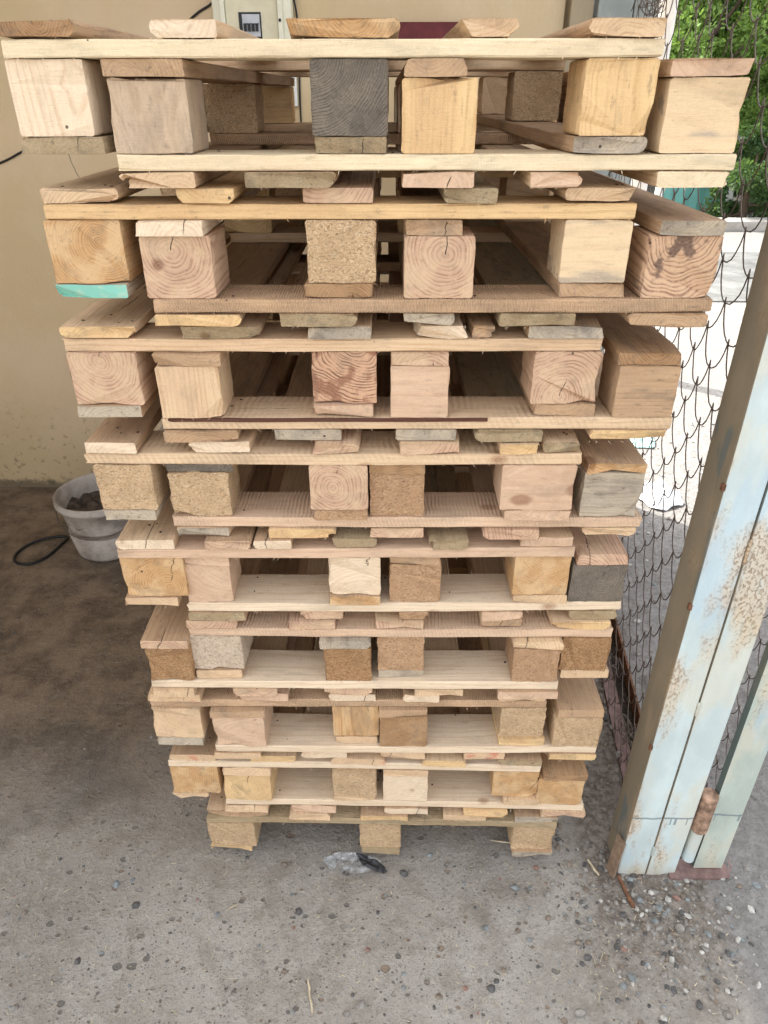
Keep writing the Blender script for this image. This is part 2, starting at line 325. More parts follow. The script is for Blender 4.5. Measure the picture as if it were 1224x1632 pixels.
# ------------------------------------------------------------- the pallets
# per pallet: x, y of the front middle, turn, height of the front cross board's top, deck boards / blocks / runners as (offset, width)
T_, B_ = 0.0201, 0.0842
PAL = {
  'A7': {'x': 0.3411, 'y': -0.0066, 'a': 0.00143, 'z': 1.6221, 'up': True, 'd': [(-0.3529, 0.092), (-0.1778, 0.0806), (0.0141, 0.1362), (0.1891, 0.0713), (0.3509, 0.0904)], 'b': [(-0.3542, 0.0965), (0.0187, 0.0961), (0.3538, 0.0904)], 'r': [(-0.3509, 0.1094), (0.0186, 0.0953), (0.3507, 0.0957)]},
  'B7': {'x': 0.4574, 'y': -0.0061, 'a': 0.00131, 'z': 1.4977, 'up': False, 'd': [(-0.3514, 0.0994), (-0.1762, 0.1197), (0.0164, 0.0949), (0.1709, 0.0686), (0.3504, 0.0946)], 'b': [(-0.3502, 0.1007), (0.0152, 0.0941), (0.3488, 0.0975)], 'r': [(-0.3494, 0.1002), (0.009, 0.0777), (0.3455, 0.1024)]},
  'A6': {'x': 0.3425, 'y': 0.0027, 'a': 0.00332, 'z': 1.4374, 'up': True, 'd': [(-0.3483, 0.104), (-0.1774, 0.077), (-0.001, 0.0936), (0.1751, 0.0734), (0.3496, 0.0957)], 'b': [(-0.3525, 0.1037), (0.0011, 0.0956), (0.3543, 0.0927)], 'r': [(-0.3566, 0.1012), (-0.0037, 0.0972), (0.3578, 0.0951)]},
  'B6': {'x': 0.4725, 'y': -0.0038, 'a': 0.00291, 'z': 1.313, 'up': False, 'd': [(-0.3379, 0.1252), (-0.1639, 0.1123), (-0.0037, 0.0741), (0.1521, 0.1092), (0.3387, 0.1126)], 'b': [(-0.357, 0.0989), (0.0073, 0.0976), (0.3458, 0.1007)], 'r': [(-0.3621, 0.0936), (-0.0016, 0.0805), (0.349, 0.0895)]},
  'A5': {'x': 0.3264, 'y': 0.0054, 'a': 0.00527, 'z': 1.2527, 'up': True, 'd': [(-0.3445, 0.111), (-0.1648, 0.1191), (0.0108, 0.094), (0.1605, 0.08), (0.2225, 0.0349), (0.3438, 0.112)], 'b': [(-0.3476, 0.1047), (0.0148, 0.0987), (0.3539, 0.1011)], 'r': [(-0.3525, 0.1001), (0.0118, 0.0958), (0.3584, 0.0955)]},
  'B5': {'x': 0.4539, 'y': 0.001, 'a': 0.00524, 'z': 1.1283, 'up': False, 'd': [(-0.3406, 0.1184), (-0.1721, 0.1053), (0.0155, 0.0952), (0.1453, 0.107), (0.3352, 0.1226)], 'b': [(-0.3496, 0.0957), (0.0037, 0.0888), (0.3515, 0.0922)], 'r': [(-0.3472, 0.1013), (0.0031, 0.0879), (0.3486, 0.0969)]},
  'A4': {'x': 0.3212, 'y': -0.003, 'a': -6e-05, 'z': 1.068, 'up': True, 'd': [(-0.3554, 0.0822), (-0.1817, 0.0991), (0.0048, 0.0759), (0.155, 0.0968), (0.2976, 0.0628), (0.3648, 0.0597)], 'b': [(-0.344, 0.0939), (0.0065, 0.0956), (0.335, 0.1207)], 'r': [(-0.3477, 0.0879), (0.0085, 0.0897), (0.3399, 0.1137)]},
  'B4': {'x': 0.441, 'y': 0.0055, 'a': -0.00031, 'z': 0.9436, 'up': False, 'd': [(-0.3498, 0.092), (-0.1789, 0.1156), (-0.0164, 0.095), (0.1788, 0.097), (0.3484, 0.0936)], 'b': [(-0.3476, 0.0983), (-0.0164, 0.0908), (0.3432, 0.0988)], 'r': [(-0.3413, 0.1108), (-0.0171, 0.091), (0.3418, 0.0958)]},
  'A3': {'x': 0.3368, 'y': -0.0007, 'a': 0.01151, 'z': 0.8833, 'up': True, 'd': [(-0.349, 0.1012), (-0.2033, 0.0815), (-0.1273, 0.0662), (0.0154, 0.0759), (0.1774, 0.0682), (0.3489, 0.0908)], 'b': [(-0.3449, 0.1117), (0.0123, 0.0926), (0.3482, 0.099)], 'r': [(-0.3574, 0.0961), (0.0111, 0.0947), (0.3501, 0.0979)]},
  'B3': {'x': 0.4411, 'y': 0.008, 'a': 0.01023, 'z': 0.7589, 'up': False, 'd': [(-0.3488, 0.1063), (-0.1544, 0.0816), (0.0163, 0.0547), (0.1816, 0.0779), (0.3507, 0.0906)], 'b': [(-0.3576, 0.0818), (0.0173, 0.0927), (0.3488, 0.0992)], 'r': [(-0.3538, 0.0834), (0.0163, 0.0909), (0.3494, 0.0906)]},
  'A2': {'x': 0.4323, 'y': 0.006, 'a': -0.00049, 'z': 0.6986, 'up': True, 'd': [(-0.3526, 0.0976), (-0.1652, 0.0869), (-0.0021, 0.0915), (0.1901, 0.0773), (0.337, 0.1111)], 'b': [(-0.3516, 0.0991), (0.0014, 0.0893), (0.357, 0.0914)], 'r': [(-0.3532, 0.09), (0.0037, 0.0897), (0.3633, 0.0944)]},
  'B2': {'x': 0.3437, 'y': -0.005, 'a': -0.00193, 'z': 0.5742, 'up': False, 'd': [(-0.3579, 0.0808), (-0.1958, 0.0894), (-0.0128, 0.0955), (0.1669, 0.0953), (0.3414, 0.1175)], 'b': [(-0.3552, 0.0849), (-0.0119, 0.0906), (0.3513, 0.088)], 'r': [(-0.3574, 0.0902), (-0.0149, 0.097), (0.3508, 0.0956)]},
  'A1': {'x': 0.33, 'y': 0.0021, 'a': 0.00259, 'z': 0.5139, 'up': True, 'd': [(-0.3484, 0.1056), (-0.1693, 0.0967), (0.0077, 0.0941), (0.1462, 0.0752), (0.3497, 0.0938)], 'b': [(-0.3526, 0.1008), (0.0137, 0.0942), (0.3556, 0.0914)], 'r': [(-0.3542, 0.0946), (0.0127, 0.0904), (0.3577, 0.0968)]},
  'B1': {'x': 0.4471, 'y': -0.0032, 'a': 0.00104, 'z': 0.3895, 'up': False, 'd': [(-0.3544, 0.0996), (-0.1733, 0.0981), (-0.0057, 0.0967), (0.171, 0.0952), (0.3527, 0.0991)], 'b': [(-0.3427, 0.105), (-0.0059, 0.0983), (0.3531, 0.0968)], 'r': [(-0.3419, 0.1118), (-0.0068, 0.0989), (0.354, 0.0936)]},
  'A0': {'x': 0.3364, 'y': 0.0008, 'a': -0.01406, 'z': 0.3292, 'up': True, 'd': [(-0.3463, 0.0992), (-0.1722, 0.0991), (0.0098, 0.115), (0.1929, 0.0935), (0.353, 0.0961)], 'b': [(-0.3492, 0.1033), (0.0009, 0.0949), (0.3529, 0.0974)], 'r': [(-0.3672, 0.0824), (-0.0002, 0.0934), (0.368, 0.0779)]},
  'B0': {'x': 0.4455, 'y': -0.0007, 'a': -0.01598, 'z': 0.2048, 'up': False, 'd': [(-0.3551, 0.0989), (-0.2032, 0.1002), (0.0049, 0.0987), (0.1838, 0.0986), (0.3583, 0.0985)], 'b': [(-0.3453, 0.1052), (0.0032, 0.0981), (0.3414, 0.0992)], 'r': [(-0.342, 0.1045), (0.0015, 0.1002), (0.3456, 0.0959)]},
  'G': {'x': 0.3936, 'y': -0.0025, 'a': -0.014, 'z': 0.1445, 'up': True, 'd': [(-0.3262, 0.1421), (-0.1607, 0.0951), (0.0081, 0.1064), (0.1902, 0.0963), (0.3523, 0.0976)], 'b': [(-0.3442, 0.108), (-0.0012, 0.0948), (0.3518, 0.0975)], 'r': [(-0.3535, 0.0961), (0.0001, 0.0885), (0.3558, 0.0927)]},
}

# per pallet: cross board wood; blocks (wood, grain, pith); deck end woods : profile; runner woods
K = {
 'A7': ('cream', [('white','z',(.03,.0)),('gray','y',(-.05,.05)),('yellow','z',(.05,.02))], ['brown','white','orange','pale:trapv','pale'], ['rough','rough','ash:wr']),
 'B7': ('cream', [('drift','z',(.02,.06)),('yellow','z',(.06,.01)),('streak','x',(.07,.03))], ['pale','rough','blush','blush:wr','cream'], ['tan','tan:chamu','blush']),
 'A6': ('yellow',[('orange','y',(.02,.012)),('chip','y',None),('streak','x',(.08,.05))], ['pale:wr','yellow:cham','pink','rough','pale'], ['teal','brown','tan']),
 'B6': ('tan2',  [('pink','y',(-.004,.022)),('pink','y',(.008,.02)),('dark','y',(.0,.045))], ['yellow','rough:wr','ash','rough','tan:wl'], ['white','tan','ash']),
 'A5': ('pale', [('pink','y',(-.005,.03)),('red','y',(.02,.055)),('pink','y',(-.006,-.032))], ['yellow:cham','rough:wr','ash','white:trap','tan','ash'], ['ash','blush','tan']),
 'B5': ('sawpale', [('pale','z',(.06,.03)),('blush','x',(.05,.05)),('tan','x',(.03,.04))], ['tan','ash','ash','rough','yellow'], ['tan','pink','brown']),
 'A4': ('sawpale',  [('chip','y',None),('pink','y',(-.012,.0)),('blush','x',(.07,.05))], ['white','white:wl','pink','pink','yellow','rough'], ['ash','chipo','blush']),
 'B4': ('sawblush', [('chip','y',None),('chipo','y',None),('ash','x',(.03,.05))], ['ash','yellow','pink','pink','pale'], ['gray','brown','orange']),
 'A3': ('blush', [('orange','y',(.028,-.022)),('white','y',(.01,-.06)),('orange','y',(.012,.05))], ['white:wl','pink:wr','white:wl','rough:cham','rough:cham','blush'], ['pale','orange','pale']),
 'B3': ('white',  [('blush','y',(.05,.08)),('chipo','y',None),('gray','y',(.01,.012))], ['rough','pink:wl','chipo','blush','rough:cham'], ['blush','tan','pink']),
 'A2': ('sawblush', [('chipw','y',None),('chipo','y',None),('chipd','y',None)], ['pink','pink','pink','tan','yellow:cham'], ['pale','ash','pale']),
 'B2': ('white', [('chipd','y',None),('chipd','y',None),('chipo','y',None)], ['pale','pink','pink','pale','blush'], ['pink','ash:wr','pale:chamu']),
 'A1': ('tan2',  [('pale','y',(.07,.09)),('orange','z',(.02,.05)),('chip','y',None)], ['redm','blush','white','white:wl','redm'], ['ash','pale','yellow']),
 'B1': ('white',  [('blush','y',(.02,-.05)),('brown','y',(.012,.04)),('chip','y',None)], ['redm','white:wl','redm','redm','yellow'], ['tan','tan','tan']),
 'A0': ('white', [('orange','y',(-.06,.03)),('chip','y',None),('orange','y',(.03,-.05))], ['redm','yellow','redm','yellow','rough'], ['pale:trapv','pale','pale']),
 'B0': ('white', [('yellow','y',(.0,.0)),('white','y',(.02,-.09)),('orange','y',(.0,-.03))], ['pale','blush','white','yellow','pink'], ['pale','pale','brown']),
 'G':  ('rough', [('chip','y',None),('chip','y',None),('chip','y',None)], ['tan','pale','yellow','pale','ash'], ['yellow','rough','ash']),
}
W['tan2'] = wood('sawn_tan_board', (.58,.42,.27), (.44,.29,.17), 170, .45, (.62,.47,.32), .5, .15, .3, furry=.8, bumpd=.002, saws=.8, sawf=260)
LAB = {
 'A7': 'topmost pallet of the stack, deck side up, with a dark grey weathered centre block',
 'B7': 'second pallet from the top, upside down, its right block cream with a grey streak',
 'A6': 'third pallet from the top, with a teal painted board end under its orange left block',
 'B6': 'fourth pallet from the top, upside down, with ringed pink end grain on its blocks',
 'A5': 'fifth pallet from the top, with a dark red striped centre block between pink ones',
 'B5': 'sixth pallet from the top, upside down, with dark bark along its front board',
 'A4': 'seventh pallet from the top, with chipboard left, ringed centre and smooth pink right block',
 'B4': 'eighth pallet from the top, upside down, grey brown right block under an orange edged board',
 'A3': 'ninth pallet from the top, with an orange ringed left block just right of the bucket',
 'B3': 'tenth pallet from the top, upside down, whose right block is dark grey ringed end grain',
 'A2': 'eleventh pallet from the top, shifted right, with a whitish chipboard left block',
 'B2': 'twelfth pallet from the top, upside down and shifted left, with dark orange chipboard left block',
 'A1': 'thirteenth pallet from the top, tan front board over a pale left block',
 'B1': 'fourteenth pallet from the top, upside down, with a dark brown ringed centre block',
 'A0': 'fifteenth pallet from the top, third from the ground, with a nearly white front board',
 'B0': 'sixteenth pallet from the top, upside down on the bottom one, with an orange right block',
 'G': 'bottom pallet of the stack, standing on the concrete on three pale chipboard blocks',
}
NAIL = plain('rusty_nail', (.05,.035,.028), .6, .3, .3, 200)
MIX = ['pale','chip','pink','orange','chipo','blush','tan','cream','yellow']
def build_pallet(key):
    o = PAL[key]; up = o['up']; cw, bl, de, ru = K[key]; rs = random.Random(sum(map(ord, key))*7)
    s = 1 if up else -1; zt = o['z']
    z_cross = zt - T_/2
    z_deck = zt + T_/2 if up else zt - 1.5*T_
    z_block = zt - T_ - B_/2 if up else zt + B_/2
    z_run = zt - T_*1.5 - B_ if up else zt + B_ + T_/2
    zb = min(z_run, z_deck) - T_/2
    root = tag(empty('wooden_pallet', (o['x'], o['y'], zb), o['a']), LAB[key], 'pallet', 'wooden pallets nested in pairs in the tall stack')
    th = T_ - .0007; k = 0
    sd = lambda: rs.randrange(10**6)
    for i, y in enumerate((0, .553, 1.108)):
        m = W[cw] if i == 0 else W[rs.choice(['pale','tan','blush','yellow','tan2'])]
        timber('cross_board', root, (rs.uniform(-.001, .001) if i == 0 else 0, y+.046, z_cross-zb), (.8, .092, th), 'x', m, prof='rect',
               pith=(rs.uniform(-.05, .05), rs.choice([-1, 1])*rs.uniform(.03, .07)), fuzz=26 if i == 0 else 0, seed=sd(), jit=.0010)
    for (mx, wd), spec in zip(o['d'], de):
        nm, _, pf = spec.partition(':')
        if not pf: pf = rs.choice(['rect', 'rect', 'rect', 'wr', 'wl', 'chamu' if up else 'cham'])
        e = W[nm]; side = W[rs.choice([nm if nm not in ('ash',) else 'tan', 'pale', 'tan'])]
        ang = rs.uniform(-.004, .004)
        timber('deck_board', root, (mx, .6+rs.uniform(-.006, .004)-.001, z_deck-zb), (wd, 1.2, th-rs.uniform(0, .001)), 'y', side, e, pf or 'rect',
               pith=(rs.uniform(-.03, .03), rs.choice([-1, 1])*rs.uniform(.004, .05)), fuzz=10, twist=ang, seed=sd())
    for j, ((mx, wd), (nm, gr, pith)) in enumerate(zip(o['b'], bl)):
        for i, y in enumerate((0, .553, 1.108)):
            if i == 0: n2, g2, p2 = nm, gr, pith or (0, 0)
            else: n2, g2, p2 = rs.choice(MIX), rs.choice('yyx'), (rs.uniform(-.05, .05), rs.uniform(-.05, .05))
            isch = n2.startswith('chip')
            dx = 0 if i == 0 else rs.uniform(-.003, .003)
            timber('block', root, (mx+dx, y+.046+(rs.uniform(-.004, .003) if i == 0 else 0), z_block-zb), (wd if i == 0 else min(wd, .098), .09, B_-.0006), 'y', W[n2], pith=p2, grain=g2,
                   fine=True, fuzz=9 if i == 0 else 0, jit=.0010 if isch else .0004, seed=sd(), turn=rs.uniform(-.022, .022))
    for (mx, wd), spec in zip(o['r'], ru):
        nm, _, pf = spec.partition(':')
        side = W[rs.choice(['tan', 'pale', 'ash'])] if nm == 'teal' else W[rs.choice([nm, nm, 'tan'])]
        timber('runner', root, (mx, .598+rs.uniform(-.003, .003), z_run-zb), (wd, 1.2, th), 'y', side, W[nm], pf or 'rect',
               pith=(rs.uniform(-.03, .03), rs.choice([-1, 1])*rs.uniform(.004, .05)), fuzz=5, twist=rs.uniform(-.002, .002), seed=sd())
    # nail heads driven into the cross board and the runner that face up
    zc = (T_+.0002 if True else 0)
    for mx, wd in (o['b'] if not up else []):
        for q in range(rs.choice([2, 3, 3, 4])):
            nx_, ny_ = mx+rs.uniform(-.075, .075), rs.uniform(.012, .082); n = MB(); r_ = rs.uniform(.0016, .0028); n.lathe([(.0001, 0), (r_, 0), (r_*.9, .0007), (.0001, .0009)], (nx_, ny_, zt-zb-.0003), 8); n.build('nail', NAIL, root)
    if up:
        for mx, wd in o['d'][:1]+o['d'][-1:]:
            for q in range(3):
                n = MB(); r_ = rs.uniform(.0018, .003); n.lathe([(.0001, 0), (r_, 0), (r_*.9, .0007), (.0001, .0009)], (mx+rs.uniform(-.4, .4)*wd, rs.uniform(.02, .075), z_deck-zb+T_/2-.0008), 8); n.build('nail', NAIL, root)
    return root
for key in PAL:
    q = build_pallet(key)
    if key == 'B5':   # a strip of dark bark left on the upper arris of the cross board
        zl = PAL[key]['z']-q.location.z
        timber('bark_strip', q, (-.14, -.0006, zl-.0035), (.50, .0035, .006), 'x', wood('bark_edge', (.10,.045,.03), (.05,.02,.015), 300, .8), seed=4, jit=.0009)

# ------------------------------------------------------------- ground
def ground_z(x, y):
    z = 0.0
    near = 1.0
    d = math.hypot(x-.98, y+.02)
    soil = max(0, min(1, (x-.86)/.25))*max(0, min(1, (y+.5)/.4)) if x < 1.3 else max(0, min(1, 1-(x-1.3)*.2))
    z += .0035*nz(x*7, y*7, 1.0) + .0015*nz(x*25, y*25, 4.0)
    z += .0016*nz(x*60, y*60, 3.0)+.0009*nz(x*110, y*110, 5.0); z += soil*(.006*nz(x*14, y*14, 7.0)+.004*nz(x*45, y*45, 2.0)+.003)
    if x < 1.0 and y > -.02 and y < 1.25 and x > -.05 : z = z*.35-.0015
    if x > 1.2: z += .01*nz(x*1.3, y*1.3, 9.0)
    return z
def axis_steps(c0, c1, fine, far, grow=1.16):
    a = []; v = c0
    while v < c1: a.append(v); v += fine
    a.append(c1); st = fine
    while a[-1] < far: st *= grow; a.append(a[-1]+st)
    st = fine; b = [c0]
    while b[-1] > -far: st *= grow; b.append(b[-1]-st)
    return b[:0:-1]+a
xs = axis_steps(-.75, 1.6, .0105, 120); ys = axis_steps(-.75, 1.4, .0125, 120)
V = [(x, y, ground_z(x, y) if abs(x) < 8 and abs(y) < 8 else -.004) for y in ys for x in xs]
nx = len(xs); F = [(j*nx+i, j*nx+i+1, (j+1)*nx+i+1, (j+1)*nx+i) for j in range(len(ys)-1) for i in range(nx-1)]
t = NT('ground_surface'); P = t.pos(); px, py, pz = t.sep(P)
e1 = t.noise(P, 2.2, 6, .62); e2 = t.noise(P, 9, 6, .65); e3 = t.noise(P, 45, 5, .7); e4 = t.noise(P, 240, 4, .7)
conc = t.mix(t.step(e1, .35, .65), (.275,.25,.215), (.38,.355,.315))
conc = t.mix(t.math('MULTIPLY', t.step(e2, .45, .62), .6), conc, (.225,.198,.165))
conc = t.mix(t.math('MULTIPLY', t.step(e3, .5, .68), .5), conc, (.42,.39,.335))
conc = t.mix(t.math('MULTIPLY', t.step(e4, .5, .8), .35), conc, (.13,.12,.105))
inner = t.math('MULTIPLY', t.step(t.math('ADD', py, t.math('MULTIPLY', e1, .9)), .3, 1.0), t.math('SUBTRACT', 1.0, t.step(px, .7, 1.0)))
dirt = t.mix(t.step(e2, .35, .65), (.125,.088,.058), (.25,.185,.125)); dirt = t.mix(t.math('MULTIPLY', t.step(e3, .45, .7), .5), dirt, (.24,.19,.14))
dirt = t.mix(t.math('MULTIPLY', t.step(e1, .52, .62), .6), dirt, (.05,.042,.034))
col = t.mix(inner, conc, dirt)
crk = t.noise(t.scale(P, (3.5, 3.5, 1)), 1.0, 6, .7); cl_ = t.math('ABSOLUTE', t.math('SUBTRACT', crk, .5))
conc_c = t.math('MULTIPLY', t.math('SUBTRACT', 1.0, t.step(cl_, .0006, .003)), t.step(e1, .52, .58)); col = t.mix(t.math('MULTIPLY', conc_c, .55), col, (.09,.08,.068))
scr = t.noise(t.scale(P, (9, 70, 1)), 1.0, 3, .6); col = t.mix(t.math('MULTIPLY', t.step(scr, .60, .72), .28), col, (.42,.39,.34))
# soil strip along the fence and the gravel yard beyond
se = t.math('ADD', px, t.math('MULTIPLY', t.math('SUBTRACT', e2, .5), .25))
sy = t.step(t.math('ADD', py, t.math('MULTIPLY', e2, .3)), -.35, .15)
soil = t.mix(t.step(e3, .35, .65), (.12,.095,.075), (.27,.235,.20))
col = t.mix(t.math('MULTIPLY', t.step(se, .80, .92), sy), col, soil)
grav = t.mix(t.step(e3, .35, .68), (.19,.178,.165), (.27,.255,.24)); grav = t.mix(t.math('MULTIPLY', t.step(e4, .5, .75), .5), grav, (.17,.155,.14))
col = t.mix(t.step(t.math('ADD', px, t.math('MULTIPLY', e3, .06)), 1.14, 1.2), col, grav)
# pebbles set in the concrete, worn flush
e5 = t.noise(P, 110, 5, .7); h = t.math('ADD', t.math('MULTIPLY', e3, .9), t.math('ADD', t.math('MULTIPLY', e4, .35), t.math('MULTIPLY', e5, .7)))
col = t.mix(t.math('MULTIPLY', t.step(e5, .56, .72), .35), col, (.38,.35,.30))
col = t.mix(t.math('MULTIPLY', t.step(e5, .44, .30), .4), col, (.12,.105,.09))
for sc, thr, rad, seed in ((34, .84, .40, 0.0), (62, .80, .36, 3.3), (120, .72, .34, 7.7), (230, .70, .36, 5.1)):
    q = t.vmath('ADD', P, t.vmath('SCALE', t.noise(P, sc*1.3, 2, .5, col=True), .35/sc))
    q = t.vmath('ADD', q, (seed, seed*.7, 0)); q = t.scale(q, (sc, sc*1.35, 0.0))
    v = t.vor(q, 1.0); cr, cg, cb = t.sep(v.outputs['Color'])
    on = t.math('GREATER_THAN', cr, t.math('ADD', thr-.11, t.math('MULTIPLY', t.step(e2, .35, .6), .17))); rr = t.math('ADD', .10, t.math('MULTIPLY', cg, rad-.12))
    m = t.math('MULTIPLY', on, t.math('SUBTRACT', 1.0, t.step(t.math('SUBTRACT', v.outputs['Distance'], rr), -.03, .03)))
    pc = t.ramp(cb, [(0, (.045,.045,.045)), (.35, (.07,.075,.08)), (.55, (.12,.14,.15)), (.7, (.13,.10,.075)), (.82, (.22,.13,.07)), (.92, (.30,.28,.25)), (1, (.06,.055,.05))], 'CONSTANT')
    pc = t.mix(t.math('ADD', .15, t.math('MULTIPLY', t.noise(P, 120, 4, .7), .6)), pc, (.22,.20,.17))
    fade = t.math('SUBTRACT', 1.0, t.math('MAXIMUM', t.math('MULTIPLY', inner, .8), t.math('MULTIPLY', t.step(px, .72, .9), .75)))
    col = t.mix(t.math('MULTIPLY', m, t.math('MULTIPLY', fade, .85)), col, pc)
    h = t.math('ADD', h, t.math('MULTIPLY', m, -.5))
gm = t.done(col, t.math('SUBTRACT', .95, t.math('MULTIPLY', e3, .2)), t.bump(h, .007, 1.0))
g = link_mesh('ground', V, F, gm, smooth=True); tag(g, kind='structure')

# loose pebbles, chips of stone and sawdust
def rock_verts(c, r, rs, sq=.6):
    bm = bmesh.new(); bmesh.ops.create_icosphere(bm, subdivisions=1, radius=1)
    s = (r*rs.uniform(.8, 1.35), r*rs.uniform(.7, 1.1), r*rs.uniform(sq*.7, sq*1.2)); a = rs.uniform(0, 6.28); o = rs.uniform(0, 50)
    V = []
    for v in bm.verts:
        k = 1+.35*nz(v.co.x*1.3+o, v.co.y*1.3, v.co.z*1.3)+rs.uniform(-.07, .07); x, y, z = v.co.x*s[0]*k, v.co.y*s[1]*k, v.co.z*s[2]*k
        V.append((c[0]+x*math.cos(a)-y*math.sin(a), c[1]+x*math.sin(a)+y*math.cos(a), c[2]+z))
    F = [tuple(v.index for v in f.verts) for f in bm.faces]; bm.free(); return V, F
stm = [plain('stone_'+n, c, .85, 0, .3, 90, .001) for n, c in (('gray', (.25,.23,.205)), ('dark', (.10,.095,.09)), ('bluish', (.20,.215,.215)), ('brown', (.20,.16,.125)), ('white', (.42,.40,.36)), ('red', (.25,.15,.12)))]
V = []; F = []; FM = []; rs = random.Random(5)
def scatter(n, fx, r0, r1, mats, sink=.35):
    for _ in range(n):
        x, y = fx(); r = r0*(r1/r0)**(rs.random()**1.8); v, f = rock_verts((x, y, ground_z(x, y)+r*(.35-sink*rs.random())), r, rs)
        b = len(V); V.extend(v); F.extend(tuple(b+i for i in q) for q in f); FM.extend([rs.choice(mats)]*len(f))
scatter(420, lambda: (rs.uniform(-.45, 1.05), rs.uniform(-.55, .0)), .0012, .0045, [0,0,1,2,3,1], .9)
scatter(230, lambda: (rs.uniform(-.45, 1.15), rs.uniform(-.56, .02)), .003, .011, [0,1,2,3,1,2,5,0], .75)
scatter(900, lambda: (rs.gauss(1.02, .11), rs.gauss(-.15, .10)), .0014, .009, [0,0,0,2,3,4,0,1])
scatter(500, lambda: (rs.uniform(.80, 1.02), rs.uniform(-.25, .9)), .0015, .008, [0,0,3,1,3])
scatter(500, lambda: (rs.uniform(1.2, 2.2), rs.uniform(-.1, 2.6)), .003, .012, [0,0,4,2])
scatter(180, lambda: (rs.uniform(1.03, 1.10), rs.uniform(.05, 1.7)), .004, .018, [1,3,3,0], .2)
scatter(150, lambda: (rs.uniform(-.9, -.05), rs.uniform(.2, 1.7)), .002, .006, [3,1,0])
tag(link_mesh('gravel', V, F, stm, fm=FM, smooth=False), 'loose grit and pebbles scattered over the concrete and along the fence', 'gravel', kind='stuff')
big = [(.90, .30, .03, 0, 'rounded brown stone beside the bottom right of the stack', 3), (.925, .36, .04, 0, 'grey stone with a dark hollow beside the brown one at the fence', 0),
       (.86, .27, .022, 0, 'small grey stone tucked against the lowest pallets', 2), (1.045, -.165, .013, 0, 'pale angular stone in front of the blue post', 0), (1.015, -.12, .010, 0, 'small bluish stone in front of the blue post', 2),
       (1.10, -.055, .009, 0, 'small white stone lying just below the gate stile', 4), (1.185, -.05, .008, 0, 'small white stone right of the gate stile', 4), (.79, -.33, .014, 0, 'dark and grey broken stone set in the foreground concrete', 0),
       (.985, -.125, .008, 0, 'tiny white round stone left of the bluish one', 4), (1.06, -.10, .010, 0, 'flat reddish stone in the rubble by the post', 5)]
for x, y, r, _, lb, mi in big:
    v, f = rock_verts((x, y, ground_z(x, y)+r*.35), r, rs, .7)
    o = link_mesh('stone', v, f, stm[mi], smooth=True); sb = o.modifiers.new('s', 'SUBSURF'); sb.levels = sb.render_levels = 1; tag(o, lb, 'stone', 'bigger stones lying around the posts')
# sawdust, shavings and straw
V = []; F = []
for _ in range(900):
    if rs.random() < .7: x, y = rs.uniform(-.5, 1.15), rs.uniform(-.6, .05)
    else: x, y = rs.uniform(.8, 1.1), rs.uniform(-.3, .8)
    l = rs.uniform(.002, .011)*(1 if rs.random() < .93 else 2.2); a = rs.uniform(0, 6.28); z = ground_z(x, y)+.0012; ww = rs.uniform(.0004, .0009)
    dx, dy = math.cos(a)*l/2, math.sin(a)*l/2; ex, ey = -math.sin(a)*ww, math.cos(a)*ww; b = len(V); k = rs.uniform(0, .002)
    V += [(x-dx-ex, y-dy-ey, z), (x+dx-ex, y+dy-ey, z+k), (x+dx+ex, y+dy+ey, z+k), (x-dx+ex, y-dy+ey, z), (x, y, z+.0012)]
    F += [(b, b+1, b+4), (b+1, b+2, b+4), (b+2, b+3, b+4), (b+3, b, b+4)]
shav = plain('wood_shaving', (.50,.42,.29), .85, 0, .3, 60)
tag(link_mesh('wood_shavings', V, F, shav), 'pale wood shavings and straw bits littering the concrete', 'shavings', kind='stuff')
def stick(x0, y0, x1, y1, r, lb, mat=shav):
    m = MB(); n = 7; pts = [(x0+(x1-x0)*i/n+rs.uniform(-.001, .001), y0+(y1-y0)*i/n, max(ground_z(x0+(x1-x0)*i/n, y0+(y1-y0)*i/n), -.001)+r*1.2+.001) for i in range(n+1)]
    m.tube(pts, [r*(.5+.6*math.sin(math.pi*(i+.6)/(n+1.2))) for i in range(n+1)], 5); tag(m.build('wood_splinter', mat), lb, 'splinter')
stick(.247, -.270, .262, -.335, .0022, 'pale wood splinter lying alone on the foreground concrete')
stick(.66, .045, .79, .025, .0022, 'long thin wood splinter lying under the bottom pallet')
stick(.90, -.045, .885, -.005, .003, 'short wood splinter right of the bottom right block')
stick(.05, -.13, .075, -.115, .0016, 'tiny pale splinter on the concrete left of the bottom pallet')

# ------------------------------------------------------------- building behind: wall and canopy
WY = 1.833
t = NT('cream_plaster'); P = t.pos(); px, py, pz = t.sep(P)
a1 = t.noise(P, 1.6, 5, .6); a2 = t.noise(P, 7, 6, .65); a3 = t.noise(P, 60, 5, .65)
col = t.mix(t.step(a1, .4, .62), (.60,.465,.285), (.66,.51,.35)); col = t.mix(t.math('MULTIPLY', t.step(a2, .45, .7), .4), col, (.64,.53,.36))
low = t.math('SUBTRACT', 1.0, t.step(t.math('ADD', pz, t.math('MULTIPLY', a2, .12)), .08, .75))
col = t.mix(t.math('MULTIPLY', low, .45), col, (.33,.25,.12))
spl = t.math('MULTIPLY', t.step(t.noise(P, 34, 5, .7), .56, .66), t.math('SUBTRACT', 1.0, t.step(pz, .05, .55)))
col = t.mix(t.math('MULTIPLY', spl, .6), col, (.10,.08,.055))
foot = t.math('SUBTRACT', 1.0, t.step(t.math('ADD', pz, t.math('MULTIPLY', t.noise(P, 26, 5, .7), -.10)), -.035, .0))
col = t.mix(t.math('MULTIPLY', foot, .75), col, (.07,.055,.04))
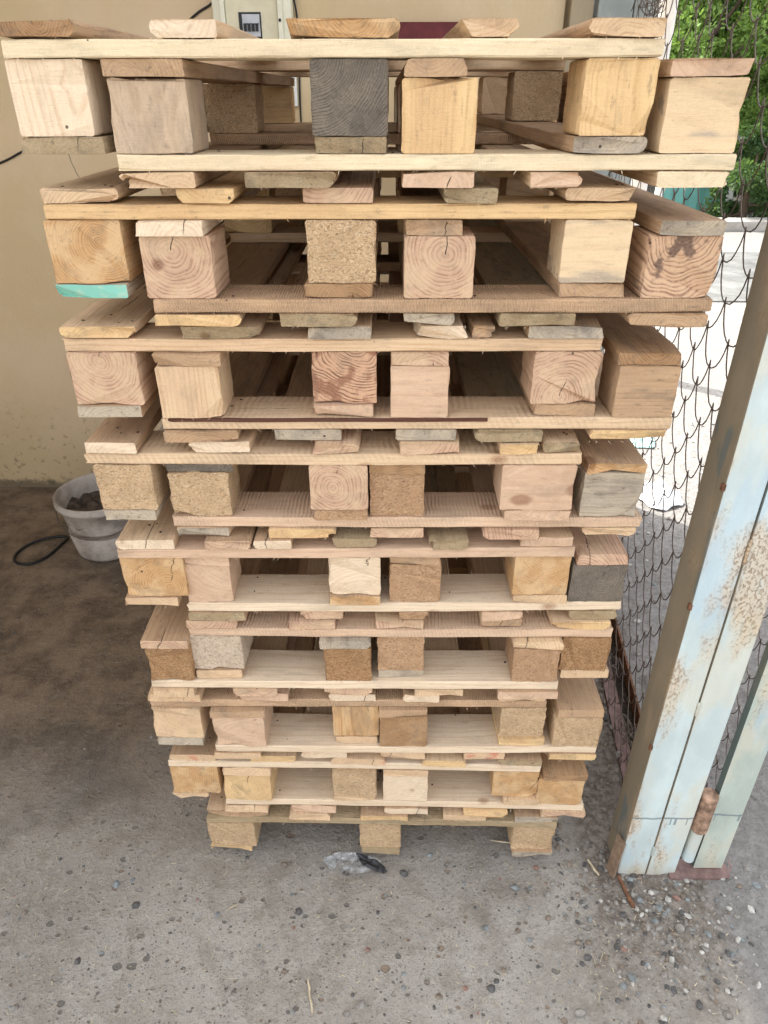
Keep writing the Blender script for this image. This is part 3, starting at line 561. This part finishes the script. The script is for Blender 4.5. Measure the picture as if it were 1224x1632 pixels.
vd = t.vor(t.scale(P, (9, 9, 7)), 1.0); dots = t.math('MULTIPLY', t.math('LESS_THAN', t.math('ADD', vd.outputs['Distance'], t.math('MULTIPLY', a3, .05)), .075), t.math('GREATER_THAN', t.sep(vd.outputs['Color'])[0], .6))
col = t.mix(t.math('MULTIPLY', dots, .35), col, (.14,.12,.08))
# one hairline crack
cx = t.math('ABSOLUTE', t.math('ADD', t.math('SUBTRACT', px, -.755), t.math('ADD', t.math('MULTIPLY', t.math('SUBTRACT', pz, 1.386), .23), t.math('MULTIPLY', t.math('SUBTRACT', t.noise(P, 14, 3, .5), .5), .03))))
cm = t.math('MULTIPLY', t.math('LESS_THAN', cx, .0022), t.math('MULTIPLY', t.math('GREATER_THAN', pz, 1.0), t.math('LESS_THAN', pz, 1.6)))
col = t.mix(t.math('MULTIPLY', cm, .7), col, (.12,.12,.09))
wallm = t.done(col, .85, t.bump(t.math('ADD', a3, t.math('MULTIPLY', a2, .5)), .0025, .8))
bld = tag(empty('building', (-2.5, WY, 0)), 'cream plastered building wall behind the pallet stack, grimy at its foot', 'building')
m = MB(); m.box(-4.5, 3.49, 0, .28, -.05, 5.6); m.build('wall', wallm, bld)
m = MB(); m.box(.50, .72, -2.3, -.004, -.05, 3.4); m.build('added_shade_wall', wallm, bld)  # added out of view to hold back sky light from the left
m = MB(); m.box(-4.5, 3.55, -1.55, -.003, 2.75, 2.87); m.build('canopy', plain('canopy_concrete', (.30,.27,.22), .9), bld)

creamp = plain('cream_plastic', (.76,.74,.60), .45, 0, .05, 20); dark = plain('black_plastic', (.02,.02,.02), .4); greyp = plain('gray_plastic', (.50,.52,.56), .4)
# breaker box on the wall
bx = tag(empty('breaker_box', (-.036, WY, 1.66)), 'cream electrical box on the wall behind the top pallet with breakers showing in its window', 'breaker box')
m = MB(); m.box(-.128, .128, -.07, -.001, 0, .30); o = m.build('case', creamp, bx); bevel(o, .006)
m = MB(); m.box(-.100, -.085, -.086, -.071, .02, .28); m.box(.085, .100, -.086, -.071, .02, .28); m.box(-.0845, .0845, -.086, -.071, .262, .28); m.box(-.0845, .0845, -.086, -.071, .02, .038)
o = m.build('door_frame', creamp, bx); bevel(o, .002)
m = MB(); m.box(-.083, .083, -.076, -.0715, .04, .26)
o = m.build('door', plain('cream_door', (.68,.63,.46), .45, 0, .06), bx)
m = MB(); m.box(-.042, .030, -.079, -.0765, .060, .132); win = m.build('window', dark, bx)
m = MB(); m.box(-.030, .026, -.086, -.0795, .066, .126); bk = m.build('breaker', greyp, win)
for i in range(4):
    m = MB(); m.box(-.026+i*.0128, -.0172+i*.0128, -.093, -.0865, .080, .098); m.build('toggle', dark, bk)
m = MB(); m.box(-.0275, .0235, -.0875, -.0862, .0985, .1015); m.build('label_strip', dark, bk)
m = MB(); m.lathe([(.0001, 0), (.0045, 0), (.0045, .004), (.0001, .004)], (.092, -.086, .11), 12, tilt=Vector((0, 0, 1)).rotation_difference(Vector((0, -1, 0))).to_matrix()); m.build('screw', dark, bx)
m = MB(); m.box(.046, .092, WY-.028, WY-.001, 1.527, 1.658); o = m.build('cable_trunking', plain('white_plastic', (.72,.74,.70), .4, 0, .04)); bevel(o, .002)
tag(o, 'short white plastic cable trunking below the breaker box', 'trunking')
def cable(name, pts, r, mat, lb, cat, seg=8, closed=False, sub=6, group=None):
    P = [Vector(p) for p in pts]; out = []; n = len(P)
    rng = range(n) if closed else range(n-1)
    for i in rng:
        p0, p1, p2, p3 = (P[(i-1) % n] if (closed or i > 0) else P[i]), P[i], P[(i+1) % n], (P[(i+2) % n] if (closed or i+2 < n) else P[min(i+1, n-1)])
        for k in range(sub):
            u = k/sub; out.append(.5*((2*p1)+(p2-p0)*u+(2*p0-5*p1+4*p2-p3)*u*u+(3*p1-p0-3*p2+p3)*u**3))
    if not closed: out.append(P[-1])
    m = MB(); m.tube(out, r, seg, closed=closed); o = m.build(name, mat, smooth=True); return tag(o, lb, cat, group)
wy = WY-.006
cable('cable', [(-.10, wy-.01, 1.955), (-.163, wy, 1.835), (-.24, wy, 1.787), (-.42, wy, 1.66), (-.62, wy, 1.52), (-.80, wy, 1.43), (-.917, wy, 1.386), (-1.02, wy, 1.345), (-1.3, wy, 1.26), (-1.9, wy, 1.15)], .0038, dark, 'black cable running down the wall to the left from the breaker box', 'cable')
cable('cable', [(.06, wy-.01, 1.955), (.085, wy, 1.87), (.102, wy, 1.80), (.104, wy, 1.70), (.098, wy, 1.5), (.101, wy, 1.2), (.10, wy, .9)], .003, dark, 'thin black cable curving down the right side of the breaker box', 'cable')
marm = plain('maroon_paint', (.14,.028,.03), .55, 0, .2)
m = MB(); m.box(.42, .668, WY-.04, WY-.001, 1.70, 1.768); o = m.build('steel_bar', marm); bevel(o, .003); tag(o, 'maroon painted flat bar on the wall behind the top pallet', 'bar')

# ------------------------------------------------------------- painted steel posts
def post_paint(name, base, side=False, rust=.5, line=None):
    t = NT(name); P = t.pos(); px, py, pz = t.sep(P)
    n1 = t.noise(t.scale(P, (9, 9, 4)), 1.0, 5, .6); n2 = t.noise(t.scale(P, (170, 170, 110)), 1.0, 6, .78); n3 = t.noise(P, 300, 3, .6); n4 = t.noise(t.scale(P, (14, 14, 3.5)), 1.0, 3, .5)
    c = t.mix(t.step(n1, .35, .65), base, tuple(x*.82 for x in base))
    if not side:
        c = t.mix(t.math('MULTIPLY', t.step(n4, .56, .66), .5), c, (.37,.48,.55))
        c = t.mix(t.math('MULTIPLY', t.step(t.noise(t.scale(P, (11, 11, 5)), 1.0, 4, .6), .48, .62), .55), c, (.56,.53,.42))
    else: c = t.mix(t.math('MULTIPLY', t.step(n4, .60, .64), .6), c, (.08,.12,.13))
    reg = t.step(t.noise(t.scale(P, (13, 13, 3.6)), 1.0, 3, .55), .53, .66)
    rm = t.math('MULTIPLY', t.step(n2, .60-rust*.12, .66-rust*.10), reg)
    c = t.mix(t.math('MULTIPLY', rm, .65), c, (.33,.15,.06)); c = t.mix(t.math('MULTIPLY', reg, min(.8, .9*rust)), c, (.55,.38,.22))
    c = t.mix(t.math('MULTIPLY', t.step(n3, .62, .75), .3), c, tuple(x*.4 for x in base))
    if line:
        z0, amp = line
        d = t.math('ABSOLUTE', t.math('SUBTRACT', pz, t.math('ADD', z0, t.math('MULTIPLY', t.math('SUBTRACT', t.noise(t.scale(P, (25, 25, 0)), 1.0, 2, .5), .5), amp))))
        c = t.mix(t.math('MULTIPLY', t.math('SUBTRACT', 1.0, t.step(d, .0012, .004)), .75), c, (.13,.17,.19))
        drip = t.math('MULTIPLY', t.math('LESS_THAN', t.math('SUBTRACT', z0, pz), .022), t.math('MULTIPLY', t.math('LESS_THAN', pz, z0), t.math('GREATER_THAN', t.noise(t.scale(P, (95, 95, 3)), 1.0, 1, .5), .66)))
        c = t.mix(t.math('MULTIPLY', drip, .7), c, (.13,.17,.19))
        mud = t.math('SUBTRACT', 1.0, t.step(t.math('ADD', pz, t.math('MULTIPLY', n2, .08)), .03, .10)); c = t.mix(t.math('MULTIPLY', mud, .6), c, (.40,.34,.25))
    return t.done(c, .5, t.bump(t.math('ADD', n2, t.math('MULTIPLY', rm, .8)), .0012))
blue = post_paint('pale_blue_paint', (.54,.62,.61), False, .6, (.205, .012)); tanp = post_paint('drab_tan_paint', (.235,.195,.135), True, .25)
rustm = plain('rusty_steel', (.16,.075,.04), .85, 0, .5, 60, .001); wirem = plain('rusty_wire', (.15,.115,.095), .55, .4, .3, 90, .0002)
redp = plain('rust_red_paint', (.21,.135,.12), .7, 0, .3, 50)
ps = tag(empty('steel_post', (.943, -.040, 0)), 'thick pale blue rust-streaked steel post in front, right of the stack, with a central seam', 'post')
def channel(x0, x1, parent, name='channel', dep=.082, H=2.6, sides=(tanp, blue)):
    m = MB(); n = 36; t_ = .0045; r = .004
    prof = [(x0+r, 0), (x1-r, 0), (x1-r*.3, r*.3), (x1, r), (x1, dep), (x0, dep), (x0, r), (x0+r*.3, r*.3)]
    for i in range(n+1):
        z = -.03+(H+.03)*i/n
        for k, (a, b) in enumerate(prof): m.v.append((a+.0006*nz(a*20, z*6, k), b+.0007*nz(z*5, k, a), z))
    kk = len(prof)
    for i in range(n):
        for k in range(kk):
            m.f.append((i*kk+k, i*kk+(k+1) % kk, (i+1)*kk+(k+1) % kk, (i+1)*kk+k)); m.m.append(1 if k in (5, 6, 4) else 0)
    m.f.append(tuple(n*kk+k for k in range(kk))); m.m.append(0)
    return m.build(name, [sides[1], sides[0]], parent)
channel(0, .0665, ps); channel(.0685, .135, ps)
for z, l in ((.075, .03), (.52, .035), (.88, .05), (1.25, .04), (1.6, .05)):     # weld beads bridging the seam
    m = MB(); m.tube([(.0675+.0012*nz(i*.9, z*9), -.0006, z+l*i/9) for i in range(10)], [.0028+.0009*nz(i*2.1, z*7) for i in range(10)], 6); m.build('weld_bead', post_paint('weld_paint', (.44,.46,.42), False, 1.0), ps, True)
for z in (.42, .78, 1.02):
    m = MB(); m.box(-.004, .002, .0, .007, z, z+.012); m.build('wire_hook', rustm, ps)
# gate stile with its hinge
gt = tag(empty('wire_gate', (1.122, -.030, .012)), 'open wire mesh gate swung back, its grey-green steel stile right of the blue post', 'gate')
green = post_paint('gray_green_paint', (.44,.50,.44), False, .3, (.205, .02)); greend = post_paint('dark_green_side', (.11,.13,.115), True, .15)  # greend: far darker green for the stile's left side face
m = MB(); n = 20; prof = [(0, 0), (.066, 0), (.066, .03), (-.002, .016)]
for i in range(n+1):
    z = 2.1*i/n
    for a, b in prof: m.v.append((a-.012*i/n, b, z))
for i in range(n):
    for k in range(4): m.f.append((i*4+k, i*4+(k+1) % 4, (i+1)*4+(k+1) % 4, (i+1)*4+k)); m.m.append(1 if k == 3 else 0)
m.f.append((0, 3, 2, 1)); m.m.append(0); m.f.append((n*4, n*4+1, n*4+2, n*4+3)); m.m.append(0)
m.build('stile', [green, greend], gt)
m = MB(); zz = -.012; m.lathe([(.0001, .05+zz), (.013, .05+zz), (.0135, .157+zz), (.0001, .157+zz)], (-.021, .0, 0), 20); m.build('hinge_pin', blue, gt, False)
m = MB(); m.lathe([(.0001, .158+zz), (.0175, .158+zz), (.0185, .162+zz), (.0182, .272+zz), (.016, .275+zz), (.0001, .276+zz)], (-.021, .0, 0), 20)
m.build('hinge_barrel', [plain('hinge_rust', (.30,.19,.13), .75, 0, .6, 45)], gt)
# wire mesh
def mesh_wire(origin, dirv, length, z0, z1, seed, p=.100, rowh=.052, grow=.34, r=.0013, wild=1.0, seg=6, name='wire_mesh', parent=None, sub=14):
    """chain link laid as rows of hanging loops hooked into the row above; the mesh opens up towards its upper part"""
    m = MB(); d = Vector(dirv).normalized(); nrm = Vector((d.y, -d.x, 0)); O = Vector(origin); j = 0; z = z0
    while z < z1:
        k = 1+grow*max(0, min(1, (z-.45)/.75)); pp, rh = p*k, rowh*(1+(k-1)*.55); h = rh+.010
        pts = []; n = int(length/pp)+4; off = (j % 2)*.5
        for i in range(n*sub+1):
            u = i/sub; s = .30+pp*(u+off-4) - pp*.195*math.sin(2*math.pi*u); c_ = .5+.5*math.cos(2*math.pi*u); zz = z+h*c_**1.05
            s += wild*.010*nz(s*6, z*6, seed)+wild*.002*nz(s*20, z*20, seed+5); zz += wild*.010*nz(s*5, z*5, seed+9)+wild*.003*nz(s*18, z*18, seed+2)-.05*max(0, .6-z)*math.sin(min(1, max(0, s)/length)*3.1)
            o = wild*.009*nz(s*4, z*3, seed+4)+.0020*math.cos(2*math.pi*u+math.pi*.5)+wild*.0015*nz(s*33, z*33, seed+1)
            if s < 0 or s > length: continue
            pts.append(O+d*s+nrm*o+Vector((0, 0, zz)))
        if len(pts) > 3: m.tube(pts, r, seg)
        z += rh; j += 1
    return m.build(name, wirem, parent, True)
fd = (.115, 1.0, 0)
fn = tag(empty('wire_fence', (1.0, .045, 0)), 'rusty chain link fence of sagging loops running back from the blue post', 'fence')
mesh_wire((0, 0, 0), fd, 1.80, .03, 2.1, 3, parent=fn)
m = MB(); m.tube([(.0, 0, 2.1), (.10, .9, 2.09), (.205, 1.78, 2.1)], .002, 5); m.build('top_wire', wirem, fn)
mesh_wire((.045, .02, .0), (.17, 1, 0), .62, .06, 2.0, 21, p=.085, rowh=.045, r=.0011, wild=1.6, parent=gt)
# channel rail under the fence
rl = tag(empty('fence_rail', (1.012, .04, 0)), 'rusty maroon steel channel lying on the ground under the fence', 'rail')
def slab(pts, z0, z1, mat, name, parent):
    m = MB(); n = len(pts)
    for z in (z0, z1): m.v += [(x, y, z) for x, y in pts]
    m.f += [tuple(range(n))[::-1], tuple(range(n, 2*n))]; m.m += [0, 0]
    for i in range(n): m.f.append((i, (i+1) % n, n+(i+1) % n, n+i)); m.m.append(0)
    return m.build(name, mat, parent)
def off(x, y): return (x+y*.112, y)
slab([off(-.002, 0), off(.034, 0), off(.034, 1.75), off(-.002, 1.75)], .0, .012, redp, 'base_flange', rl)
slab([off(.066, 0), off(.072, 0), off(.072, 1.75), off(.066, 1.75)], .0, .062, rustm, 'web', rl)
slab([off(.034, 0), off(.066, 0), off(.066, 1.75), off(.034, 1.75)], .0, .007, plain('rail_dirt', (.05,.04,.032), .95, 0, .4, 80), 'dirt_fill', rl)
m = MB(); m.box(1.062, 1.215, -.052, -.006, -.004, .009); o = m.build('steel_plate', redp); tag(o, 'rust red steel plate lying between the feet of the blue post and the gate', 'plate')
# scrap steel by the post
o = MB(); o.box(0, .004, -.018, .012, 0, .115); q = o.build('steel_strip', plain('tan_rust', (.22,.15,.10), .8, 0, .3, 60)); q.location = (.925, -.036, .002); q.rotation_euler = (R(-4), R(7), R(14)); tag(q, 'short rusty steel strip standing against the foot of the blue post', 'strip')
o = MB(); o.box(-.004, .004, -.075, 0, 0, .003); q = o.build('steel_strip', rustm); q.location = (.943, -.046, .006); q.rotation_euler = (R(2), 0, R(12)); tag(q, 'thin rusty steel strip lying flat in front of the blue post', 'strip')
cable('wire_scrap', [(.925, -.05, .006), (.905, -.062, .010), (.903, -.085, .007), (.917, -.105, .005), (.94, -.112, .008)], .0008, wirem, 'thin curl of wire on the ground by the post', 'wire', 5)
# tangles of loose wire
def tangle(c, r, n, lb, seed, sq=(1, 1, 1)):
    m = MB(); rs2 = random.Random(seed)
    for _ in range(n):
        a0 = rs2.uniform(0, 6.28); tl = rs2.uniform(-.9, .9); rr = r*rs2.uniform(.45, 1); cc = [rs2.uniform(-r, r)*.35 for _ in range(3)]; ax = Vector((rs2.uniform(-1, 1), rs2.uniform(-1, 1), rs2.uniform(-.4, 1))).normalized()
        b1 = ax.orthogonal().normalized(); b2 = ax.cross(b1); span = rs2.uniform(3, 6.5)
        pts = []
        for i in range(22):
            a = a0+span*i/21; k = rr*(1+.18*nz(a, seed, _)); p = b1*math.cos(a)*k+b2*math.sin(a)*k
            pts.append((c[0]+cc[0]+p.x*sq[0], c[1]+cc[1]+p.y*sq[1], max(c[2]+cc[2]+p.z*sq[2], .012)))
        m.tube(pts, .0012, 5)
    return tag(m.build('wire_tangle', wirem, smooth=True), lb, 'wire')
tangle((1.065, .33, .07), .05, 7, 'small tangle of rusty wire at the foot of the fence in the channel', 4, (.6, 1.3, .8))
tangle((1.10, .62, .06), .04, 6, 'tangle of rusty wire further back along the channel behind the stack corner', 14, (.6, 1.5, .7))
tangle((1.235, 1.70, 1.82), .055, 16, 'dense bundle of rusty wire twisted round the rear blue post', 8, (.8, .6, 1.2))
# rear posts at the wall's end
m = MB(); m.box(1.003, 1.078, 1.80, 1.90, 0, 2.6); o = m.build('steel_post', post_paint('tan_post_paint', (.36,.29,.19), True, .5)); bevel(o, .003); tag(o, 'narrow tan steel post at the end of the cream wall', 'post')
rp = tag(empty('steel_post', (1.090, 1.79, 0)), 'pale grey-blue rear steel post at the far end of the fence', 'post')
rb = post_paint('gray_blue_paint', (.34,.37,.35), False, .25); channel(0, .115, rp, H=2.7, sides=(rb, rb)); channel(.118, .20, rp, H=2.7, sides=(rb, rb))
# whitewashed pole outside
m = MB(); m.lathe([(.06, 0), (.056, 1.0), (.05, 2.2), (.045, 3.2), (.0001, 3.21)], (1.88, 3.55, 0), 18); o = m.build('concrete_pole', plain('whitewash', (.62,.60,.56), .85, 0, .12, 12)); tag(o, 'whitewashed concrete pole standing outside just past the fence', 'pole')

# ------------------------------------------------------------- bucket and loop
bk = tag(empty('bucket', (-.705, 1.35, 0)), 'dirty white plastic bucket of dark rubble against the wall left of the stack', 'bucket')
t = NT('dirty_bucket_plastic'); P = t.coord(); b1 = t.noise(P, 9, 5, .65); b2 = t.noise(P, 60, 5, .7)
c = t.mix(t.step(b1, .35, .6), (.24,.205,.175), (.42,.37,.325)); c = t.mix(t.math('MULTIPLY', t.step(b2, .5, .7), .4), c, (.22,.17,.13)); bktm = t.done(c, .6, t.bump(b2, .001))
m = MB(); m.lathe([(.0001, .004), (.108, .004), (.112, .0), (.116, .012), (.128, .095), (.121, .10), (.138, .205), (.150, .212), (.150, .224), (.145, .228), (.149, .238), (.144, .240), (.138, .232), (.112, .02), (.0001, .016)], (0, 0, 0), 48)
m.build('shell', bktm, bk, True)
m = MB(); V = [(0, 0, .165)]; rings = 9; sg = 36
for i in range(1, rings+1):
    for k in range(sg): a = 2*math.pi*k/sg; r_ = .131*i/rings; V.append((r_*math.cos(a), r_*math.sin(a), .165+.035*nz(r_*math.cos(a)*28, r_*math.sin(a)*28, 3)+.012*nz(r_*math.cos(a)*90, r_*math.sin(a)*90)))
F = [(0, 1+k, 1+(k+1) % sg) for k in range(sg)]+[(1+i*sg+k, 1+(i+1)*sg+k, 1+(i+1)*sg+(k+1) % sg, 1+i*sg+(k+1) % sg) for i in range(rings-1) for k in range(sg)]
link_mesh('rubble', V, F, plain('dark_rubble', (.11,.085,.065), .95, 0, .5, 40, .004), bk)
m = MB(); pts = []
for i in range(25): a = math.pi*(1+i/24); x_ = .152*math.cos(a); q = .152*math.sin(a); pts.append((x_, q*.93-.002, .205+q*.55))
m.tube(pts, .0022, 6); m.build('handle', wirem, bk, True)
zf = .006
cable('rubber_hose', [(-.905, 1.40, zf), (-.905, 1.33, zf+.003), (-.93, 1.25, zf), (-.975, 1.205, zf), (-1.03, 1.215, zf), (-1.055, 1.26, zf), (-1.04, 1.32, zf+.004), (-.985, 1.375, zf+.006)], .0055, dark, 'teardrop loop of black rubber hose on the dirt beside the bucket', 'hose', 8, True)

bk.scale = (1.12, 1.12, 1.05)
# crumpled sheets
def crumple(name, c, sx, sy, hgt, mat, lb, cat, seed, n=26, rz=0.0, f=26, curl=0.0):
    """a thrown-away sheet: rounded ragged outline, soft folds, edges turned up by curl"""
    V = []; F = []
    for j in range(n+1):
        for i in range(n+1):
            u, v = 2*i/n-1, 2*j/n-1; a, b = u*math.sqrt(1-v*v/2), v*math.sqrt(1-u*u/2); rr = math.hypot(a, b); an = math.atan2(b, a)
            e = 1+.22*nz(math.cos(an)*1.8, math.sin(an)*1.8, seed)
            x, y = a*sx*.5*e, b*sy*.5*e; q = abs(nz(x*f, y*f, seed))*1.5+.35*abs(nz(x*f*3, y*f*3, seed+3))
            V.append((x, y, max(.001, hgt*q*(1-rr**3*.7)+curl*rr**4)))
    for j in range(n):
        for i in range(n): a = j*(n+1)+i; F.append((a, a+1, a+n+2, a+n+1))
    o = link_mesh(name, V, F, mat, smooth=True); o.location = c; o.rotation_euler = (0, 0, rz); so = o.modifiers.new('s', 'SOLIDIFY'); so.thickness = .0006; return tag(o, lb, cat)
t = NT('clear_film'); t.b.inputs['Roughness'].default_value = .22; P = t.coord(); fnz = t.noise(P, 45, 4, .7)
t.done((.52,.53,.53), .3, t.bump(fnz, .003)); t.b.inputs['Specular IOR Level'].default_value = .6
tr = t.n('ShaderNodeBsdfTransparent'); mx = t.n('ShaderNodeMixShader'); t.set(mx.inputs[0], t.ramp(fnz, [(.40, .03), (.66, .55)])); t.t.links.new(tr.outputs[0], mx.inputs[1]); t.t.links.new(t.b.outputs[0], mx.inputs[2]); t.t.links.new(mx.outputs[0], t.out.inputs[0])
crumple('plastic_film', (.325, -.018, .001), .125, .050, .010, t.mat, 'crumpled clear plastic film in front of the bottom centre block', 'plastic film', 2.2, 34, R(-4), 40, .007)
crumple('black_plastic', (.372, -.022, .007), .085, .024, .012, plain('black_film', (.035,.035,.037), .4), 'twisted scrap of black plastic lying on the clear film', 'plastic scrap', 6.1, 20, R(-32), 60, .002)
crumple('foil_scrap', (1.62, 1.75, .004), .2, .26, .06, plain('silver_foil', (.75,.76,.78), .3, .6), 'crumpled silvery foil lying on the gravel beyond the fence', 'foil', 9.4, 18, 0, 14)
crumple('plastic_sheet', (1.72, 2.35, .006), .16, .22, .05, plain('teal_film', (.35,.55,.52), .5), 'pale teal plastic sheet lying on the ground beyond the fence', 'plastic sheet', 3.4, 18, 0, 14)

# ------------------------------------------------------------- yard beyond
kerbm = plain('pale_concrete', (.32,.305,.28), .9, 0, .2, 6)
m = MB(); m.box(2.2, 16, 8.9, 9.25, -.01, .12); o = m.build('kerb', kerbm); bevel(o, .012); tag(o, kind='structure')
m = MB(); m.box(2.0, 16, 5.2, 7.4, -.01, .012); o = m.build('pavement', plain('worn_paving', (.13,.13,.125), .9, 0, .4, 3)); tag(o, kind='structure')
tf = tag(empty('sheet_metal_fence', (4.2, 9.9, 0)), 'teal sheet metal fence with a white frame seen through the wire mesh', 'fence')
m = MB(); tm = plain('teal_sheet', (.11,.30,.28), .5, 0, .1, 5)
for i in range(10): m.v += [(.1+i*.1, .0 if i % 2 else .02, .12), (.1+i*.1, .0 if i % 2 else .02, .98)]
for i in range(9): m.f.append((2*i, 2*i+2, 2*i+3, 2*i+1)); m.m.append(0)
o = m.build('panel', tm, tf); so = o.modifiers.new('s', 'SOLIDIFY'); so.thickness = .003
wp = plain('white_paint', (.70,.71,.68), .6, 0, .08)
for a in ((0, .09, -.02, .06, 0, 1.05), (1.005, 1.085, -.02, .06, 0, 1.05)): m = MB(); m.box(*a); m.build('frame_post', wp, tf)
m = MB(); m.box(.09, 1.005, -.015, .05, .98, 1.03); m.build('frame_rail', wp, tf)

# trees: tapered trunk with limbs, crown of many small leaves in clumps
def leaf_mat(name, c0, c1):
    t = NT(name); P = t.pos(); n1 = t.noise(P, 2.2, 3, .6); n2 = t.noise(P, 23, 2, .6)
    c = t.mix(t.step(n1, .35, .65), c0, c1); c = t.mix(t.math('MULTIPLY', t.step(n2, .45, .7), .5), c, tuple(x*.55 for x in c0))
    t.done(c, .6); tl = t.n('ShaderNodeBsdfTranslucent'); t.set(tl.inputs[0], t.mix(.5, c, (.20,.30,.04))); ad = t.n('ShaderNodeMixShader'); ad.inputs[0].default_value = .38
    t.t.links.new(t.b.outputs[0], ad.inputs[1]); t.t.links.new(tl.outputs[0], ad.inputs[2]); t.t.links.new(ad.outputs[0], t.out.inputs[0]); return t.mat
lm = [leaf_mat('leaf_bright', (.13,.23,.05), (.22,.34,.09)), leaf_mat('leaf_mid', (.08,.16,.045), (.14,.23,.07)), leaf_mat('leaf_dark', (.035,.08,.03), (.07,.13,.045))]
barkm = plain('bark', (.10,.075,.055), .95, 0, .35, 20, .004)
def tree(x, y, hgt, rad, low, nclump, nleaf, mi, lb, seed, leaf=.072, cat='tree'):
    rs2 = random.Random(seed); root = tag(empty('leafy_tree' if cat == 'tree' else 'bush', (x, y, 0)), lb, cat, 'trees and bushes beyond the yard')
    m = MB(); top = hgt*.8; lean = rs2.uniform(-.25, .25)
    tp = [(lean*(i/8)**2+.05*nz(i, seed), .05*nz(seed, i), top*i/8) for i in range(9)]
    r0 = .05+.018*hgt; m.tube(tp, [r0*(1-.85*i/8) for i in range(9)], 8)
    cl = []
    for i in range(nclump):
        a = rs2.uniform(0, 6.28); zc = low+(hgt-low)*rs2.random()**.9; f = (zc-low)/(hgt-low); rr = rad*math.sin(math.pi*min(1, .18+f*.80))**.7*rs2.uniform(.35, 1.0)
        c_ = Vector((lean*f+rr*math.cos(a), rr*math.sin(a), zc)); cl.append((c_, rad*rs2.uniform(.16, .34)))
        if i % 3 == 0:
            b0 = Vector(tp[max(1, min(7, int((zc*.75)/top*8)))]); mid = b0.lerp(c_, .5)+Vector((0, 0, -.05)); m.tube([b0, mid, c_], [r0*.28, r0*.17, r0*.06], 5)
    m.build('trunk' if cat == 'tree' else 'stems', barkm, root, True)
    V = []; F = []
    per = nleaf//nclump
    for c_, cr in cl:
        for _ in range(per):
            d = Vector((rs2.gauss(0, 1), rs2.gauss(0, 1), rs2.gauss(0, 1))); d.normalize(); p = c_+d*cr*(rs2.random()**.45)*Vector((1, 1, .85)).length/1.6
            l = leaf*rs2.uniform(.6, 1.5); u = (d+Vector((rs2.uniform(-.8, .8), rs2.uniform(-.8, .8), rs2.uniform(-.9, .5)))).normalized(); s = u.cross(Vector((rs2.uniform(-1, 1), rs2.uniform(-1, 1), rs2.uniform(-1, 1)))).normalized()*l*.28
            b = len(V); V += [tuple(p-s*.4), tuple(p+u*l*.5-s), tuple(p+u*l), tuple(p+u*l*.5+s)]; F.append((b, b+1, b+2, b+3))
    link_mesh('crown', V, F, lm[mi], root)
tree(5.1, 11.6, 5.2, 1.5, .5, 70, 36000, 0, 'bright green feathery tree just right of the whitewashed pole', 1)
tree(6.9, 11.9, 5.6, 1.7, .5, 70, 36000, 0, 'bright green tree at the right edge, behind the blue post', 2)
tree(5.9, 13.6, 6.5, 1.9, .8, 60, 20000, 1, 'taller mid green tree standing behind the bright feathery ones', 3, .07)
tree(8.8, 12.6, 6.0, 2.0, .6, 50, 16000, 1, 'mid green tree far right outside the picture edge', 4, .07)
tree(3.4, 13.2, 5.5, 1.8, .8, 50, 16000, 1, 'mid green tree standing behind the teal fence', 5, .07)
for i, (x, y, h_, r_, lb) in enumerate(((5.35, 9.6, 1.1, .55, 'low dark green bush right of the teal fence'), (6.35, 10.7, 1.0, .6, 'low dark green bush under the bright tree at the right edge'), (7.3, 10.9, 1.2, .7, 'dark bush beyond the blue post'), (4.95, 11.0, 1.3, .5, 'dark bush half behind the teal fence'))):
    tree(x, y, h_, r_, .08, 26, 9000, 2, lb, 30+i, .05, 'bush')
# far tree line closing the view
V = []; F = []; rs = random.Random(77)
for _ in range(42000):
    x = rs.uniform(0, 22); y = rs.uniform(15.5, 19); z = rs.random()**.8*(5.0+1.6*nz(x*.5, 3))+.1; l = rs.uniform(.18, .42); a = Vector((rs.gauss(0, 1), rs.gauss(0, 1), rs.gauss(0, 1))).normalized(); s = a.orthogonal().normalized()*l*.4
    b = len(V); p = Vector((x, y, z)); V += [tuple(p-s*.4), tuple(p+a*l*.5-s), tuple(p+a*l), tuple(p+a*l*.5+s)]; F.append((b, b+1, b+2, b+3))
tag(link_mesh('tree_line', V, F, lm[2]), 'distant mass of dark green foliage behind the trees', 'foliage', kind='stuff')
